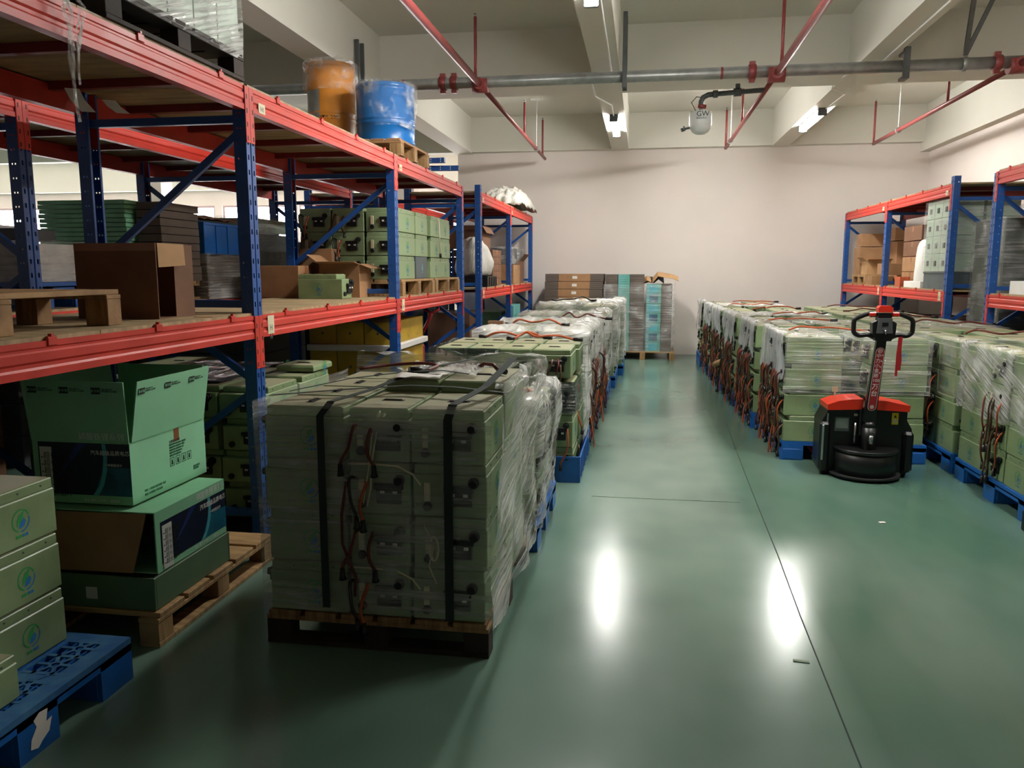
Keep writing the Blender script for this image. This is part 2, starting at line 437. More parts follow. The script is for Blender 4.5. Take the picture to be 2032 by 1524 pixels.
# main fire pipe
PZ, PY = 3.42, 8.45
mp_ = thing('fire_main_pipe', 'thick grey galvanised pipe crossing the room under the ceiling', 'pipe', (0, PY, PZ))
MB().tube([(-9, 0, 0), (RX - .02, 0, 0)], .057, 'galv', 16).obj('pipe_run', mp_)
def coupling(x, mm='pipered', wd=.035, r=.072, lab='dark red coupling'):
    m = MB(); m.tube([(x - wd, 0, 0), (x + wd, 0, 0)], r, mm, 14); m.box(x - wd * .8, x + wd * .8, -.02, .02, -.1, .1, mm, .004)
    m.obj('coupling', mp_, lab)
for x in (-2.1, -1.98, 1.02, 3.24): coupling(x)
for x in (-2.52, .73): MB().tube([(x - .012, 0, 0), (x + .012, 0, 0)], .0585, 'pipered', 14).obj('marking_band', mp_, 'red painted band')
# branches with upright sprinklers
def branch(x, y0, y1, ups, lab, endup=True):
    t = thing('sprinkler_branch', lab, 'pipe', (x, 0, 3.39), 0, 'red sprinkler branches')
    MB().tube([(0, y0, 0), (0, PY - .02, 0)], .034, 'pipered', 12).obj('pipe_run', t)
    MB().tube([(0, PY + .02, 0), (0, y1, 0)], .026, 'pipered', 12).obj('pipe_run', t)
    m = MB(); m.tube([(0, PY - .1, 0), (0, PY + .1, 0)], .06, 'pipered', 12); m.tube([(-.08, PY, 0), (.08, PY, 0)], .078, 'pipered', 14); m.obj('tee_joint', t)
    for (dx, y, h) in ups:
        u = MB().tube([(dx, y, 0), (dx, y, h)], .016, 'pipered', 8).obj('riser', t)
        m = MB(); m.tube([(dx, y, h), (dx, y, h + .03)], .012, 'chrome', 8); m.tube([(dx, y, h + .03), (dx, y, h + .032)], .016, 'chrome', 8); m.obj('sprinkler_head', u)
        if dx: MB().tube([(0, y, 0), (dx, y, 0)], .02, 'pipered', 8).obj('elbow', t)
branch(-1.70, 2.0, 14.05, [(0, 8.2, .6), (0, 11.6, .45), (0, 13.7, .58)], 'red sprinkler branch pipe over the aisle, ending near the back wall')
branch(1.25, 2.0, 13.3, [(0, 8.15, .7), (0, 11.2, .45), (0, 13.3, .58)], 'red sprinkler branch pipe passing beside the white hanging extinguisher')
branch(3.42, 2.0, 13.2, [(0, 10.2, .55), (0, 13.2, .62)], 'red sprinkler branch pipe nearest the side wall')
for (x, y, lab) in ((-1.70, 12.9, 'thin pale hanger rod on the branch pipe over the aisle'), (1.25, 12.6, 'thin pale hanger rod on the branch pipe near the extinguisher'), (3.42, 12.0, 'thin pale hanger rod on the branch pipe nearest the side wall'), (-1.70, 5.5, 'pale hanger rod on the near run of the aisle branch pipe')):
    t = thing('pipe_hanger', lab, 'bracket', (x, y, 3.39), 0, 'pipe hangers')
    MB().tube([(0, 0, .02), (0, 0, .74)], .007, 'white', 6).obj('rod', t)
    MB().tube([(0, -.012, 0), (0, .012, 0)], .042, 'galv', 12).obj('clamp', t)
    MB().box(-.09, .09, -.02, .02, .74, .76, 'white').obj('mounting_plate', t)
def hang(x, h, lab, two=True):
    t = thing('strut_bracket', lab, 'bracket', (x, PY, PZ), 0, 'strut brackets of the main pipe')
    MB().box(-.022, .022, -.09, -.065, -.12, h, 'galvdark', .003).obj('strut', t)
    if two: MB().box(-.022, .022, .065, .09, -.12, h, 'galvdark', .003).obj('strut', t)
    MB().box(-.02, .02, -.064, .064, -.1, -.07, 'galvdark').obj('cross_piece', t)
    MB().tube([(-.018, 0, 0), (.018, 0, 0)], .062, 'galv', 14).obj('clamp', t)
hang(-.22, .6, 'grey strut bracket holding the main pipe at the middle beam')
hang(-3.0, .46, 'pair of grey struts on the main pipe above the drums')
t = thing('pipe_clamp', 'grey hook shaped clamp on the main pipe beside the outer beam', 'bracket', (2.42, PY, PZ))
MB().box(-.03, .03, -.09, -.062, -.13, .16, 'galvdark', .004).obj('clamp_plate', t)
MB().box(-.03, .03, -.062, .09, .1, .13, 'galvdark', .004).obj('clamp_hook', t)
MB().box(-.03, .03, -.062, .06, -.13, -.1, 'galvdark', .004).obj('clamp_foot', t)
t = thing('seismic_brace', 'pair of slanted grey struts bracing the main pipe', 'bracket', (2.95, PY, PZ))
for q, (dx, dy) in enumerate(((-.04, -.3), (.25, -.1))):
    a = Vector((0, -.02, .07)); b = Vector((dx, dy, .72)); MB().ribbon([a, (a + b) / 2, b], (.04, 0, 0), .025, 'galvdark').obj('strut', t)
MB().tube([(-.02, 0, 0), (.02, 0, 0)], .068, 'galv', 14).obj('clamp', t)
# hanging extinguisher
t = thing('hanging_extinguisher', 'white hanging fire extinguisher with black mark on a dark elbow pipe', 'extinguisher', (.575, 9.0, 0))
prof = [(.01, 2.925), (.05, 2.93), (.085, 2.95), (.108, 2.985), (.118, 3.03), (.118, 3.13), (.112, 3.155), (.03, 3.165)]
MB().lathe(prof, 0, 0, 'steelwhite', 28).obj('tank', t)
m = MB(); text_into(m, 'GW', .075, 'ink', plane_M((-.052, -.1195, 3.095), (1, 0, 0), (0, 0, 1))); m.obj('printed_mark', t)
m = MB(); text_into(m, '悬挂式灭火', .022, 'ink', plane_M((-.052, -.1192, 3.068), (1, 0, 0), (0, 0, 1))); m.obj('printed_line', t)
MB().tube([(0, 0, 3.16), (0, 0, 3.2)], .022, 'galv', 10).obj('neck', t)
MB().tube([(0, 0, 3.2), (0, 0, 3.26), (.02, 0, 3.305), (.07, 0, 3.33), (.13, 0, 3.335)], .028, 'galvdark', 10).obj('elbow_pipe', t)
MB().tube([(.13, 0, 3.335), (.64, 0, 3.36)], .026, 'galvdark', 10).obj('supply_pipe', t)
m = MB(); m.tube([(.12, 0, 3.335), (.17, 0, 3.337)], .04, 'galvdark', 8); m.tube([(.33, 0, 3.345), (.41, 0, 3.348)], .042, 'galvdark', 8); m.box(.345, .395, -.03, .03, 3.38, 3.43, 'galvdark', .006); m.obj('valve', t)
m = MB(); m.tube([(-.035, -.03, 3.215), (.05, -.02, 3.205)], .022, 'pipered', 8); m.obj('coupling', t)
MB().tube([(.06, .02, 3.3), (-.05, -.02, 3.31), (-.1, -.03, 3.25), (-.06, -.03, 3.17), (-.03, 0, 3.165)], .004, 'black', 6).obj('cable', t)
m = MB(); m.tube([(-.1, 0, 3.0), (-.16, -.02, 2.985)], .012, 'galvdark', 8); m.tube([(-.16, -.02, 2.985), (-.2, -.03, 2.97)], .02, 'galvdark', 8); m.box(-.185, -.165, -.05, 0, 2.985, 3.01, 'galvdark'); m.obj('spray_nozzle', t)

# ================================================================ PALLET RACKS
PITCH = .075
def post_mesh(h, slots=True):
    """pressed steel upright, 90 mm face with slot rows, 60 mm flanges with round holes"""
    m = MB(); path = []
    # columns across: (point0, point1, punched)
    colsf = [((.0, -.045), (0, -.032), 0), ((0, -.032), (0, -.020), 1), ((0, -.020), (0, -.006), 0), ((0, -.006), (-.008, 0), 0), ((-.008, 0), (0, .006), 0), ((0, .006), (0, .020), 0), ((0, .020), (0, .032), 1), ((0, .032), (0, .045), 0)]
    fl = []
    for s in (-1, 1):
        e = [((0, s * .045), (-.022, s * .045), 0), ((-.022, s * .045), (-.030, s * .045), 2), ((-.030, s * .045), (-.04, s * .045), 0), ((-.04, s * .045), (-.048, s * .045), 2), ((-.048, s * .045), (-.066, s * .045), 0), ((-.066, s * .045), (-.066, s * .03), 0)]
        fl += e if s > 0 else [(b, a, p) for a, b, p in e][::-1]
    n = int(h / PITCH)
    for (a, b, p) in colsf + fl:
        if not p: m.add([(a[0], a[1], 0), (b[0], b[1], 0), (b[0], b[1], h), (a[0], a[1], h)], [(0, 1, 2, 3)], 'blue'); continue
        z = 0
        for k in range(n + 1):
            zz = k * PITCH + .03; hh = .026 if p == 1 else .009
            if zz + hh > h: break
            m.add([(a[0], a[1], z), (b[0], b[1], z), (b[0], b[1], zz), (a[0], a[1], zz)], [(0, 1, 2, 3)], 'blue'); z = zz + hh
        m.add([(a[0], a[1], z), (b[0], b[1], z), (b[0], b[1], h), (a[0], a[1], h)], [(0, 1, 2, 3)], 'blue')
    me = m.mesh('post')
    return me
PM = post_mesh(2.41); PMT = post_mesh(2.5)
def add_post(t, x, y, face, tall=False, nm='post'):
    o = bpy.data.objects.new(nm, PMT if tall else PM); COL.objects.link(o); o.parent = t; o.location = (x, y, 0)
    if face < 0: o.rotation_euler[2] = PI
    md = o.modifiers.new('steel', 'SOLIDIFY'); md.thickness = .002; md.offset = 0
    f = MB().box(-.075, .01, -.06, .06, 0, .006, 'blue').obj('foot_plate', o)
    return o
BH = .12
def beam_mesh(L):
    pr = [(-.045, 0), (0, 0), (0, .026), (-.006, .034), (-.006, .046), (0, .054), (0, .082), (-.006, .088), (-.006, .096), (-.002, .1), (-.002, BH), (-.014, BH), (-.014, BH - .012), (-.045, BH - .012)]
    m = MB(); n = len(pr); vs = [(x, y, z) for y in (0, L) for (x, z) in pr]
    m.add(vs, [(i, (i + 1) % n, n + (i + 1) % n, n + i) for i in range(n)], 'red'); return m.mesh('beam')
CONN = None
def conn_mesh():
    m = MB()
    m.box(.001, .0045, 0, .041, -.16, .118, 'red', .0008); m.box(-.062, .0045, .0412, .0445, -.16, .118, 'red', .0008)
    for k in range(4): m.box(.0046, .0052, .024, .032, -.15 + k * .068, -.15 + k * .068 + .024, 'blackmat')
    for k in range(3): m.tube([(-.03, .0445, -.12 + k * .09), (-.03, .0455, -.12 + k * .09)], .005, 'crossbar', 8)
    return m.mesh('connector')
CM = conn_mesh()
def sticker(parent, x, y, z, w_, h_, face):
    m = MB(); s = face
    m.box(x + s * .0005, x + s * .0016, y, y + w_, z, z + h_, 'cream')
    MX = plane_M((x + s * .0018, y + (w_ * .28 if s > 0 else w_ * .72), z + h_ * .2), (0, s, 0), (0, 0, 1))
    text_into(m, 'H\nH' if h_ > .08 else 'H1', .045 if h_ > .08 else .035, 'galvdark', MX, sp=1.1)
    m.obj('location_label', parent)
BM = {}
def rack(name, label, xf, xr, ys, face=1, tops=(True, True), tall0=False, levels=(1.14, 2.30), stick=True, near_end=False, clips=True, bars=True, group='blue and red pallet racks'):
    t = thing('pallet_rack', label, 'rack', (0, 0, 0), 0, group)
    for i, y in enumerate(ys):
        tl = tall0 and i == 0
        add_post(t, xf, y, face, tl); add_post(t, xr, y, -face, tl)
        # braces between the two uprights of the frame
        for z0 in (.16, 1.30, 2.24):
            MB().box(min(xf, xr) + .05, max(xf, xr) - .05, y - .018, y + .018, z0, z0 + .04, 'blue', .003).obj('brace', t)
        zz = [(xf, .30, xr, .30 + .0)]
        segs = [((xr, .25), (xf, .86)), ((xf, .90), (xr, 1.50)), ((xr, 1.54), (xf, 2.22))]
        for (a, b) in segs:
            sx = 1 if b[0] > a[0] else -1
            MB().ribbon([(a[0] + sx * .04, y + .022, a[1]), ((a[0] + b[0]) / 2, y + .022, (a[1] + b[1]) / 2), (b[0] - sx * .04, y + .022, b[1])], (0, .028, 0), .036, 'blue').obj('brace', t)
            for (px, pz) in ((a[0] + sx * .045, a[1]), (b[0] - sx * .045, b[1])):
                pass
    for i in range(len(ys) - 1):
        y0, y1 = ys[i] + .045, ys[i + 1] - .045; L = y1 - y0
        if L not in BM: BM[L] = beam_mesh(L)
        for li, z in enumerate(levels):
            for side, x in ((1, xf), (-1, xr)):
                f = face * side
                o = bpy.data.objects.new('beam', BM[L]); COL.objects.link(o); o.parent = t
                o.location = (x + (.0 if f > 0 else 0), y0 if f > 0 else y1, z)
                if f < 0: o.rotation_euler[2] = PI
                # local y runs along the beam; connectors at both ends
                for e in (0, 1):
                    c = bpy.data.objects.new('connector', CM); COL.objects.link(c); c.parent = o
                    c.location = (0, -.045 + .002 if e == 0 else L + .045 - .002, 0)
                    if e == 0: c.scale = (1, 1, 1)
                    else: c.scale = (1, -1, 1)
                    c.location = (0, -.044, 0) if e == 0 else (0, L + .044, 0)
                    # the flange of each connector hugs the beam end of the upright
                if side == 1 and stick:
                    yy = .06 if f > 0 else L - .14
                    sticker(o, 0, yy, .012, .075, .1 if li == 0 else .05, 1)
            xa, xb = min(xf, xr), max(xf, xr)
            if clips:
                k = 0
                while .3 + k * .62 < L - .1:
                    yy = y0 + .3 + k * .62
                    MB().box(xa + .02, xb - .02, yy - .02, yy + .02, z + BH - .045, z + BH - .004, 'crossbar').obj('crossbar', t)
                    sgn = face; xx = xf
                    m = MB(); m.box(min(xx - sgn * .01, xx + sgn * .004), max(xx - sgn * .01, xx + sgn * .004), yy - .022, yy + .022, z + BH - .018, z + BH + .012, 'red', .002)
                    m.box(min(xx - sgn * .01, xx + sgn * .004), max(xx - sgn * .01, xx + sgn * .004), yy - .006, yy + .006, z + BH + .012, z + BH + .022, 'red')
                    m.obj('hook', t); k += 1
            nb = 2
            for q in range(nb):
                ya = y0 - .03 + q * (L + .06) / nb; yb = ya + (L + .06) / nb - .004
                m = MB(); m.box(xa + .012, xb - .012, ya, yb, z + BH - .004, z + BH + .014, 'ply'); m.obj('shelf_board', t)
    return t
YA = [-.99, 1.48, 3.95, 6.42, 8.89]
rA = rack('rack', 'blue and red double deck rack along the aisle, nearest the viewer, under the drums', -2.0, -2.95, YA[0:], 1)
rB = rack('rack', 'blue and red rack standing back to back behind the near aisle rack', -4.28, -3.30, YA, -1, stick=False)
rC = rack('rack', 'short blue and red rack by the back wall, under the white bag', -1.93, -2.87, [9.58, 11.80, 14.15], 1, tall0=True)
rD = rack('rack', 'blue and red rack behind the short one that carries the white bag', -4.15, -3.2, [9.58, 11.80, 14.15], -1, tall0=True, stick=False)
rE = rack('rack', 'blue and red rack by the side wall with cartons and pale crates', 3.30, 4.22, [9.5, 11.87, 14.12], -1, tall0=True)
rF = rack('rack', 'blue and red rack cut off by the view edge, white carton on its shelf', 3.30, 4.22, [3.46, 5.93, 8.4], -1)
# ================================================================ BATTERY CASES
def arc(cx, cz, r0, r1, a0, a1, n=14):
    o = [(cx + r1 * math.cos(a0 + (a1 - a0) * k / n), cz + r1 * math.sin(a0 + (a1 - a0) * k / n)) for k in range(n + 1)]
    i = [(cx + r0 * math.cos(a0 + (a1 - a0) * k / n), cz + r0 * math.sin(a0 + (a1 - a0) * k / n)) for k in range(n + 1)]
    return o + i[::-1]
def ringm(m, M, r0, r1, a0, a1, mt, n=16):
    vs = []; fs = []
    for k in range(n + 1):
        a = a0 + (a1 - a0) * k / n
        for r in (r0, r1): vs += [M @ Vector((r * math.cos(a), r * math.sin(a), 0)), M @ Vector((r * math.cos(a), r * math.sin(a), .0006))]
    for k in range(n):
        b = k * 4; c = b + 4; fs += [(b + 1, b + 3, c + 3, c + 1), (b, c, c + 2, b + 2), (b, b + 1, c + 1, c), (b + 2, c + 2, c + 3, b + 3)]
    m.add(vs, fs, mt)
def flat(m, M, pts, mt, th=.0006):
    n = len(pts); vs = [M @ Vector((x, y, 0)) for x, y in pts] + [M @ Vector((x, y, th)) for x, y in pts]
    m.add(vs, [tuple(range(n))[::-1], tuple(range(n, 2 * n))] + [(i, (i + 1) % n, n + (i + 1) % n, n + i) for i in range(n)], mt)
def leaf_logo(m, M, s=1., g='leafgreen', b='leafblue', word=True):
    M = M @ Matrix.Scale(s, 4)
    ringm(m, M, .041, .047, R(20), R(250), g); ringm(m, M, .041, .047, R(265), R(370), b)
    flat(m, M, [(-.022, -.022), (-.018, .006), (-.006, .024), (.018, .037), (.012, .012), (0, -.004)], g)
    flat(m, M, [(-.014, -.03), (-.004, -.008), (.016, .008), (.026, -.006), (.016, -.024), (0, -.03)], b)
    if word:
        for k in range(4): flat(m, M, [(-.032 + k * .017, -.068), (-.019 + k * .017, -.068), (-.019 + k * .017, -.056), (-.032 + k * .017, -.056)], g if k < 2 else b)
BATS = {}
def bat_master(key):
    W, L, H, style, cab = key
    t = thing('battery_box', 'green battery box', 'battery', (0, 0, 0))
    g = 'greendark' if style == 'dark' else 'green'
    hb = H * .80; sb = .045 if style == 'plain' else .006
    m = MB(); m.box(-W / 2, W / 2, -L / 2, L / 2, 0, hb, g, .004)
    m.obj('case', t)
    m = MB(); m.box(-W / 2 + .004, W / 2 - .004, -L / 2 + sb, L / 2 - .004, hb, H - .003, g, .003)
    m.box(-W / 2 + .012, W / 2 - .012, -L / 2 + sb + .01, L / 2 - .014, H - .003, H, 'greendust' if style.startswith('dust') else 'greenlid')
    m.box(-.045, .045, -.03, .0, H, H + .0015, 'blackmat'); m.box(-.036, .036, -.022, -.008, H + .0015, H + .006, 'black')
    for k in range(3):
        for s in (-1, 1): m.tube([(s * (W / 2 - .004), -L / 2 + .1 + k * (L - .16) / 2, H - .02), (s * (W / 2 - .0015), -L / 2 + .1 + k * (L - .16) / 2, H - .02)], .0035, 'galvdark', 6)
    m.obj('lid', t)
    if style != 'bare':
        m = MB(); y = -L / 2
        # dock with two clips, round cable gland, name plate
        m.box(-.012, .088, y - .014, y, H * .22, H * .56, 'black', .004); m.box(-.02, .096, y - .022, y - .002, H * .50, H * .62, 'black', .003)
        m.box(.0, .075, y - .018, y - .012, H * .36, H * .5, 'blackmat', .002)
        d = m.obj('handle_dock', t, 'black plastic dock')
        for x in (.006, .056): MB().box(x, x + .018, y - .0205, y - .0175, H * .42, H * .48, 'whitelabel').obj('clip_label', d)
        m = MB(); m.tube([(W * .33, y, H * .68), (W * .33, y - .016, H * .68)], .022, 'black', 12); m.tube([(W * .33, y - .014, H * .68), (W * .33, y - .03, H * .675)], .015, 'blackmat', 10); m.obj('cable_gland', t)
        m = MB(); m.tube([(-W * .3, y, H * .2), (-W * .3, y - .014, H * .2)], .017, 'black', 10); m.obj('plug_socket', t)
        if style != 'plain':
            m = MB(); m.box(-W * .3 - .012, -W * .3 + .012, y - .012, y, H * .3, H * .66, 'greymid' if style == 'dark' else 'ivory', .002); m.obj('voltage_plate', t)
    m = MB()
    for s in (-1, 1):
        leaf_logo(m, plane_M((s * (W / 2 + .0003), .02, hb * .55), (0, s, 0), (0, 0, 1)), .75 if H < .19 else .85, 'leafgreenfade' if style in ('plain', 'dust', 'dark') else 'leafgreen', 'leafbluefade' if style in ('plain', 'dust', 'dark') else 'leafblue')
    m.obj('leaf_logo', t)
    if cab:
        q = random.Random(cab); y = -L / 2
        for c in range(5 if cab < 10 else 2):
            x0 = W * (-.36 + .18 * c) + q.uniform(-.03, .03); ln = q.uniform(.14, .36) if cab < 10 else q.uniform(.1, .16)
            out = q.uniform(.025, .06); pts = []; sw = q.uniform(-.05, .05); ph = q.uniform(0, 6)
            for k in range(11):
                f = k / 10; pts.append((x0 + sw * f + .018 * math.sin(f * 5 + ph), y - out * math.sin(min(1, f * 2.4) * PI / 2) - .012 * math.sin(f * 6 + ph), H * .66 - ln * f + .05 * math.sin(min(1, f * 1.6) * PI) * (1 if c == 0 else .3)))
            mt = ['redcable', 'brasswire', 'redcable', 'orange', 'black', 'brasswire'][q.randrange(6)]
            k_ = MB().tube(pts, .0065, mt, 6).obj('cable', t)
            m = MB(); e = Vector(pts[-1]); m.tube([e, e - Vector((0, -.002, .035)), e - Vector((0, -.004, .045))], [.009, .012, .016], 'black', 8); m.obj('connector', k_)
    return t
NB = [0]
def bat(x, y, z, rz, lab, W=.26, L=.42, H=.2, style='std', cab=0, group='green battery boxes', jit=.006):
    key = (round(W, 3), round(L, 3), round(H, 3), style, cab)
    NB[0] += 1
    loc = (x + rnd.uniform(-jit, jit), y + rnd.uniform(-jit, jit), z); a = R(rz) + rnd.uniform(-.008, .008)
    if key not in BATS:
        t = BATS[key] = bat_master(key); t.location = loc; t.rotation_euler[2] = a; t['label'] = lab; t['group'] = group; return t
    return clone(BATS[key], loc, a, lab, group)

# ================================================================ PALLETS
def wood_pallet(x0, x1, y0, y1, z, label, mats=('woodpale', 'wood'), h=.14, along='x', boards=7, group='wooden pallets', nm='wooden_pallet', runners=True, rz=0):
    t = thing(nm, label, 'pallet', ((x0 + x1) / 2, (y0 + y1) / 2, z), rz, group)
    X, Y = (x1 - x0) / 2, (y1 - y0) / 2; a, b = mats
    if along == 'y': X, Y = Y, X
    def B(n, ax0, ax1, ay0, ay1, z0, z1, mt):
        m = MB()
        if along == 'y': ax0, ax1, ay0, ay1 = ay0, ay1, ax0, ax1
        m.box(ax0, ax1, ay0, ay1, z0, z1, mt, .002); m.obj(n, t)
    wd = 2 * Y / boards
    for k in range(boards): B('deck_board', -X, X, -Y + k * wd + wd * .07, -Y + (k + 1) * wd - wd * .07, h - .02, h, a)
    for x in (-X, -.045, X - .09): B('stringer_board', x, x + .09, -Y, Y, h - .038, h - .0205, a)
    for x in (-X, -.045, X - .09):
        for y in (-Y, -.05, Y - .1): B('block', x + .002, x + .088, y, y + .1, .02 if runners else 0, h - .0385, b)
        if runners: B('bottom_runner', x, x + .09, -Y, Y, 0, .0195, b)
    return t
def plastic_pallet(x0, x1, y0, y1, z, label, h=.15, fine=False, group='blue plastic pallets', mt='plasticblue'):
    t = thing('plastic_pallet', label, 'pallet', ((x0 + x1) / 2, (y0 + y1) / 2, z), 0, group)
    X, Y = (x1 - x0) / 2, (y1 - y0) / 2
    m = MB(); top = 'plasticbluedust' if fine else mt
    m.box(-X, X, -Y, Y, h - .03, h - .022, mt)
    # ribbed deck
    e = .07
    for (a, b, c, d) in ((-X, X, -Y, -Y + e), (-X, X, Y - e, Y), (-X, -X + e, -Y + e, Y - e), (X - e, X, -Y + e, Y - e)): m.box(a, b, c, d, h - .022, h, top)
    for s in (-1, 1): m.box(s * X * .33 - .035, s * X * .33 + .035, -Y + e, Y - e, h - .022, h, top); m.box(-X + e, X - e, s * Y * .33 - .03, s * Y * .33 + .03, h - .022, h - .001, top)
    m.box(-.002, X - .0, -Y, -Y + .004, h - .05, h - .022, mt); m.box(-X, X, Y - .004, Y, h - .05, h - .022, mt)
    m.box(-X, -X + .004, -Y, Y, h - .05, h - .022, mt); m.box(X - .004, X, -Y, Y, h - .05, h - .022, mt)
    n = 26 if fine else 9
    for k in range(n):
        f = -X + e + (2 * X - 2 * e) * (k + .5) / n
        m.box(f - .003, f + .003, -Y + e, Y - e, h - .022, h - .003, mt)
    n = 12 if fine else 6
    for k in range(n):
        f = -Y + e + (2 * Y - 2 * e) * (k + .5) / n
        m.box(-X + e, X - e, f - .0025, f + .0025, h - .022, h - .004, mt)
    if fine:
        # dusty webbed border strip with six sided openings, and a slotted rib beside it
        x1_, x0_ = X - .03, X - .20
        m.box(X - .2301, X - .20, -Y + e, Y - e, h - .022, h + .0005, 'plasticbluedust')
        for k in range(14):
            yy = -Y + e + (2 * Y - 2 * e) * (k + .5) / 14
            m.box(X - .222, X - .208, yy - .022, yy + .022, h + .0005, h + .001, 'plasticblue')
        nh = 7; st = (2 * Y - .1) / nh
        for k in range(nh):
            cy = -Y + .05 + st * (k + .5); cx = X - .125
            m.box(x0_, x1_, cy + st / 2 - .008, cy + st / 2 + .008, h - .022, h + .0002, 'plasticbluedust')
            ringm(m, Matrix.Translation((cx, cy, h - .0005)), .014, .026, 0, 2 * PI, 'plasticbluedust', 6)
            for q in range(6):
                a = q * PI / 3; c, s_ = math.cos(a), math.sin(a); rr = .07 if q in (0, 3) else .078
                m.ribbon([(cx + c * .02, cy + s_ * .02, h - .0008), (cx + c * rr, cy + s_ * rr, h - .0008)], (-s_ * .014, c * .014, 0), .003, 'plasticbluedust')
    m.obj('deck', t)
    for a in (-1, 0, 1):
        for b in (-1, 0, 1):
            w_ = .085; cx, cy = a * (X - w_), b * (Y - w_)
            q = MB(); q.prism([(cx - w_, cy - w_), (cx + w_, cy - w_), (cx + w_, cy + w_), (cx - w_, cy + w_)], 2, 0, h - .03, mt)
            for s in (-1, 1):
                q.box(cx - w_ * .8, cx + w_ * .8, cy + s * w_ - .003, cy + s * w_ + .003, .01, h - .06, mt, .002)
            q.obj('foot', t)
    return t
# ================================================================ FILM
def wrap(name, label, x0, x1, y0, y1, z0, z1, mt, off=.02, n=26, nz=10, top=.0, amp=.012, seed=1, sides='NESW', flare=0., rag=.0, group='stretch film around pallet loads', cat='plastic film', ragtop=0.):
    """stretch film skirt around a load; optional folded rim over the top edge, ragged lower hem"""
    m = MB(); X0, X1, Y0, Y1 = x0 - off, x1 + off, y0 - off, y1 + off
    c = {'S': ((X0, Y0), (X1, Y0)), 'E': ((X1, Y0), (X1, Y1)), 'N': ((X1, Y1), (X0, Y1)), 'W': ((X0, Y1), (X0, Y0))}
    path = []
    for s in 'SENW':
        if s not in sides: path.append(None); continue
        a, b = c[s]
        for k in range(n + 1):
            f = k / n; path.append((a[0] + (b[0] - a[0]) * f, a[1] + (b[1] - a[1]) * f, s))
    runs = []; cur = []
    for p in path:
        if p is None:
            if cur: runs.append(cur)
            cur = []
        else: cur.append(p)
    if cur: runs.append(cur)
    cx, cy = (x0 + x1) / 2, (y0 + y1) / 2
    for run in runs:
        vs = []; rows = nz + (4 if top > 0 else 0)
        for (x, y, s) in run:
            h0 = z0 + rag * (mnoise.noise(Vector((x * 5, y * 5, seed))) + .5) if rag else z0
            h1 = z1 + ragtop * mnoise.noise(Vector((x * 4, y * 4, seed + 9)))
            for r in range(rows + 1):
                f = min(1, r / nz); z = h0 + (h1 - h0) * f
                d = amp * (mnoise.noise(Vector((x * 5 + seed, y * 5, z * 4))) + .3) + amp * .16 * mnoise.noise(Vector((x * 22 + seed, y * 22 - z * 12, z * 9)))
                d = max(d, -off * .5)
                ox, oy = {'S': (0, -1), 'E': (1, 0), 'N': (0, 1), 'W': (-1, 0)}[s]
                fl = flare * f * f
                px, py = x + ox * (d + fl), y + oy * (d + fl)
                if r > nz:
                    q = (r - nz) / 4; px += (cx - px) * top * q; py += (cy - py) * top * q; z = h1 + .008 + amp * .8 * (1 + mnoise.noise(Vector((px * 12, py * 12, seed))))
                vs.append((px, py, z))
        fs = []; R_ = rows + 1
        for i in range(len(run) - 1):
            for r in range(rows): fs.append((i * R_ + r, (i + 1) * R_ + r, (i + 1) * R_ + r + 1, i * R_ + r + 1))
        m.add(vs, fs, mt, True)
    o = m.obj(name); tag(o, label, cat, group); return o
def sheet(name, label, x0, x1, y0, y1, zf, mt, n=22, cat='plastic film', amp=.015, seed=3, fr=7, group=None, th=0, smooth=True):
    """crumpled sheet lying on something; zf(x, y) gives its rest height"""
    m = MB(); vs = []
    for i in range(n + 1):
        for j in range(n + 1):
            u, v = i / n, j / n; x = x0 + (x1 - x0) * u; y = y0 + (y1 - y0) * v
            a = abs(mnoise.noise(Vector((x * fr, y * fr, seed)))) + .5 * abs(mnoise.noise(Vector((x * fr * 2.7, y * fr * 2.7, seed + 4))))
            ex = .02 * mnoise.noise(Vector((y * 9, seed, 0))); ey = .02 * mnoise.noise(Vector((x * 9, seed, 5)))
            vs.append((x + ex, y + ey, zf(x, y) + amp * 2 * a))
    fs = [(i * (n + 1) + j, (i + 1) * (n + 1) + j, (i + 1) * (n + 1) + j + 1, i * (n + 1) + j + 1) for i in range(n) for j in range(n)]
    m.add(vs, fs, mt, smooth); o = m.obj(name); tag(o, label, cat, group)
    if th: md = o.modifiers.new('s', 'SOLIDIFY'); md.thickness = th
    return o
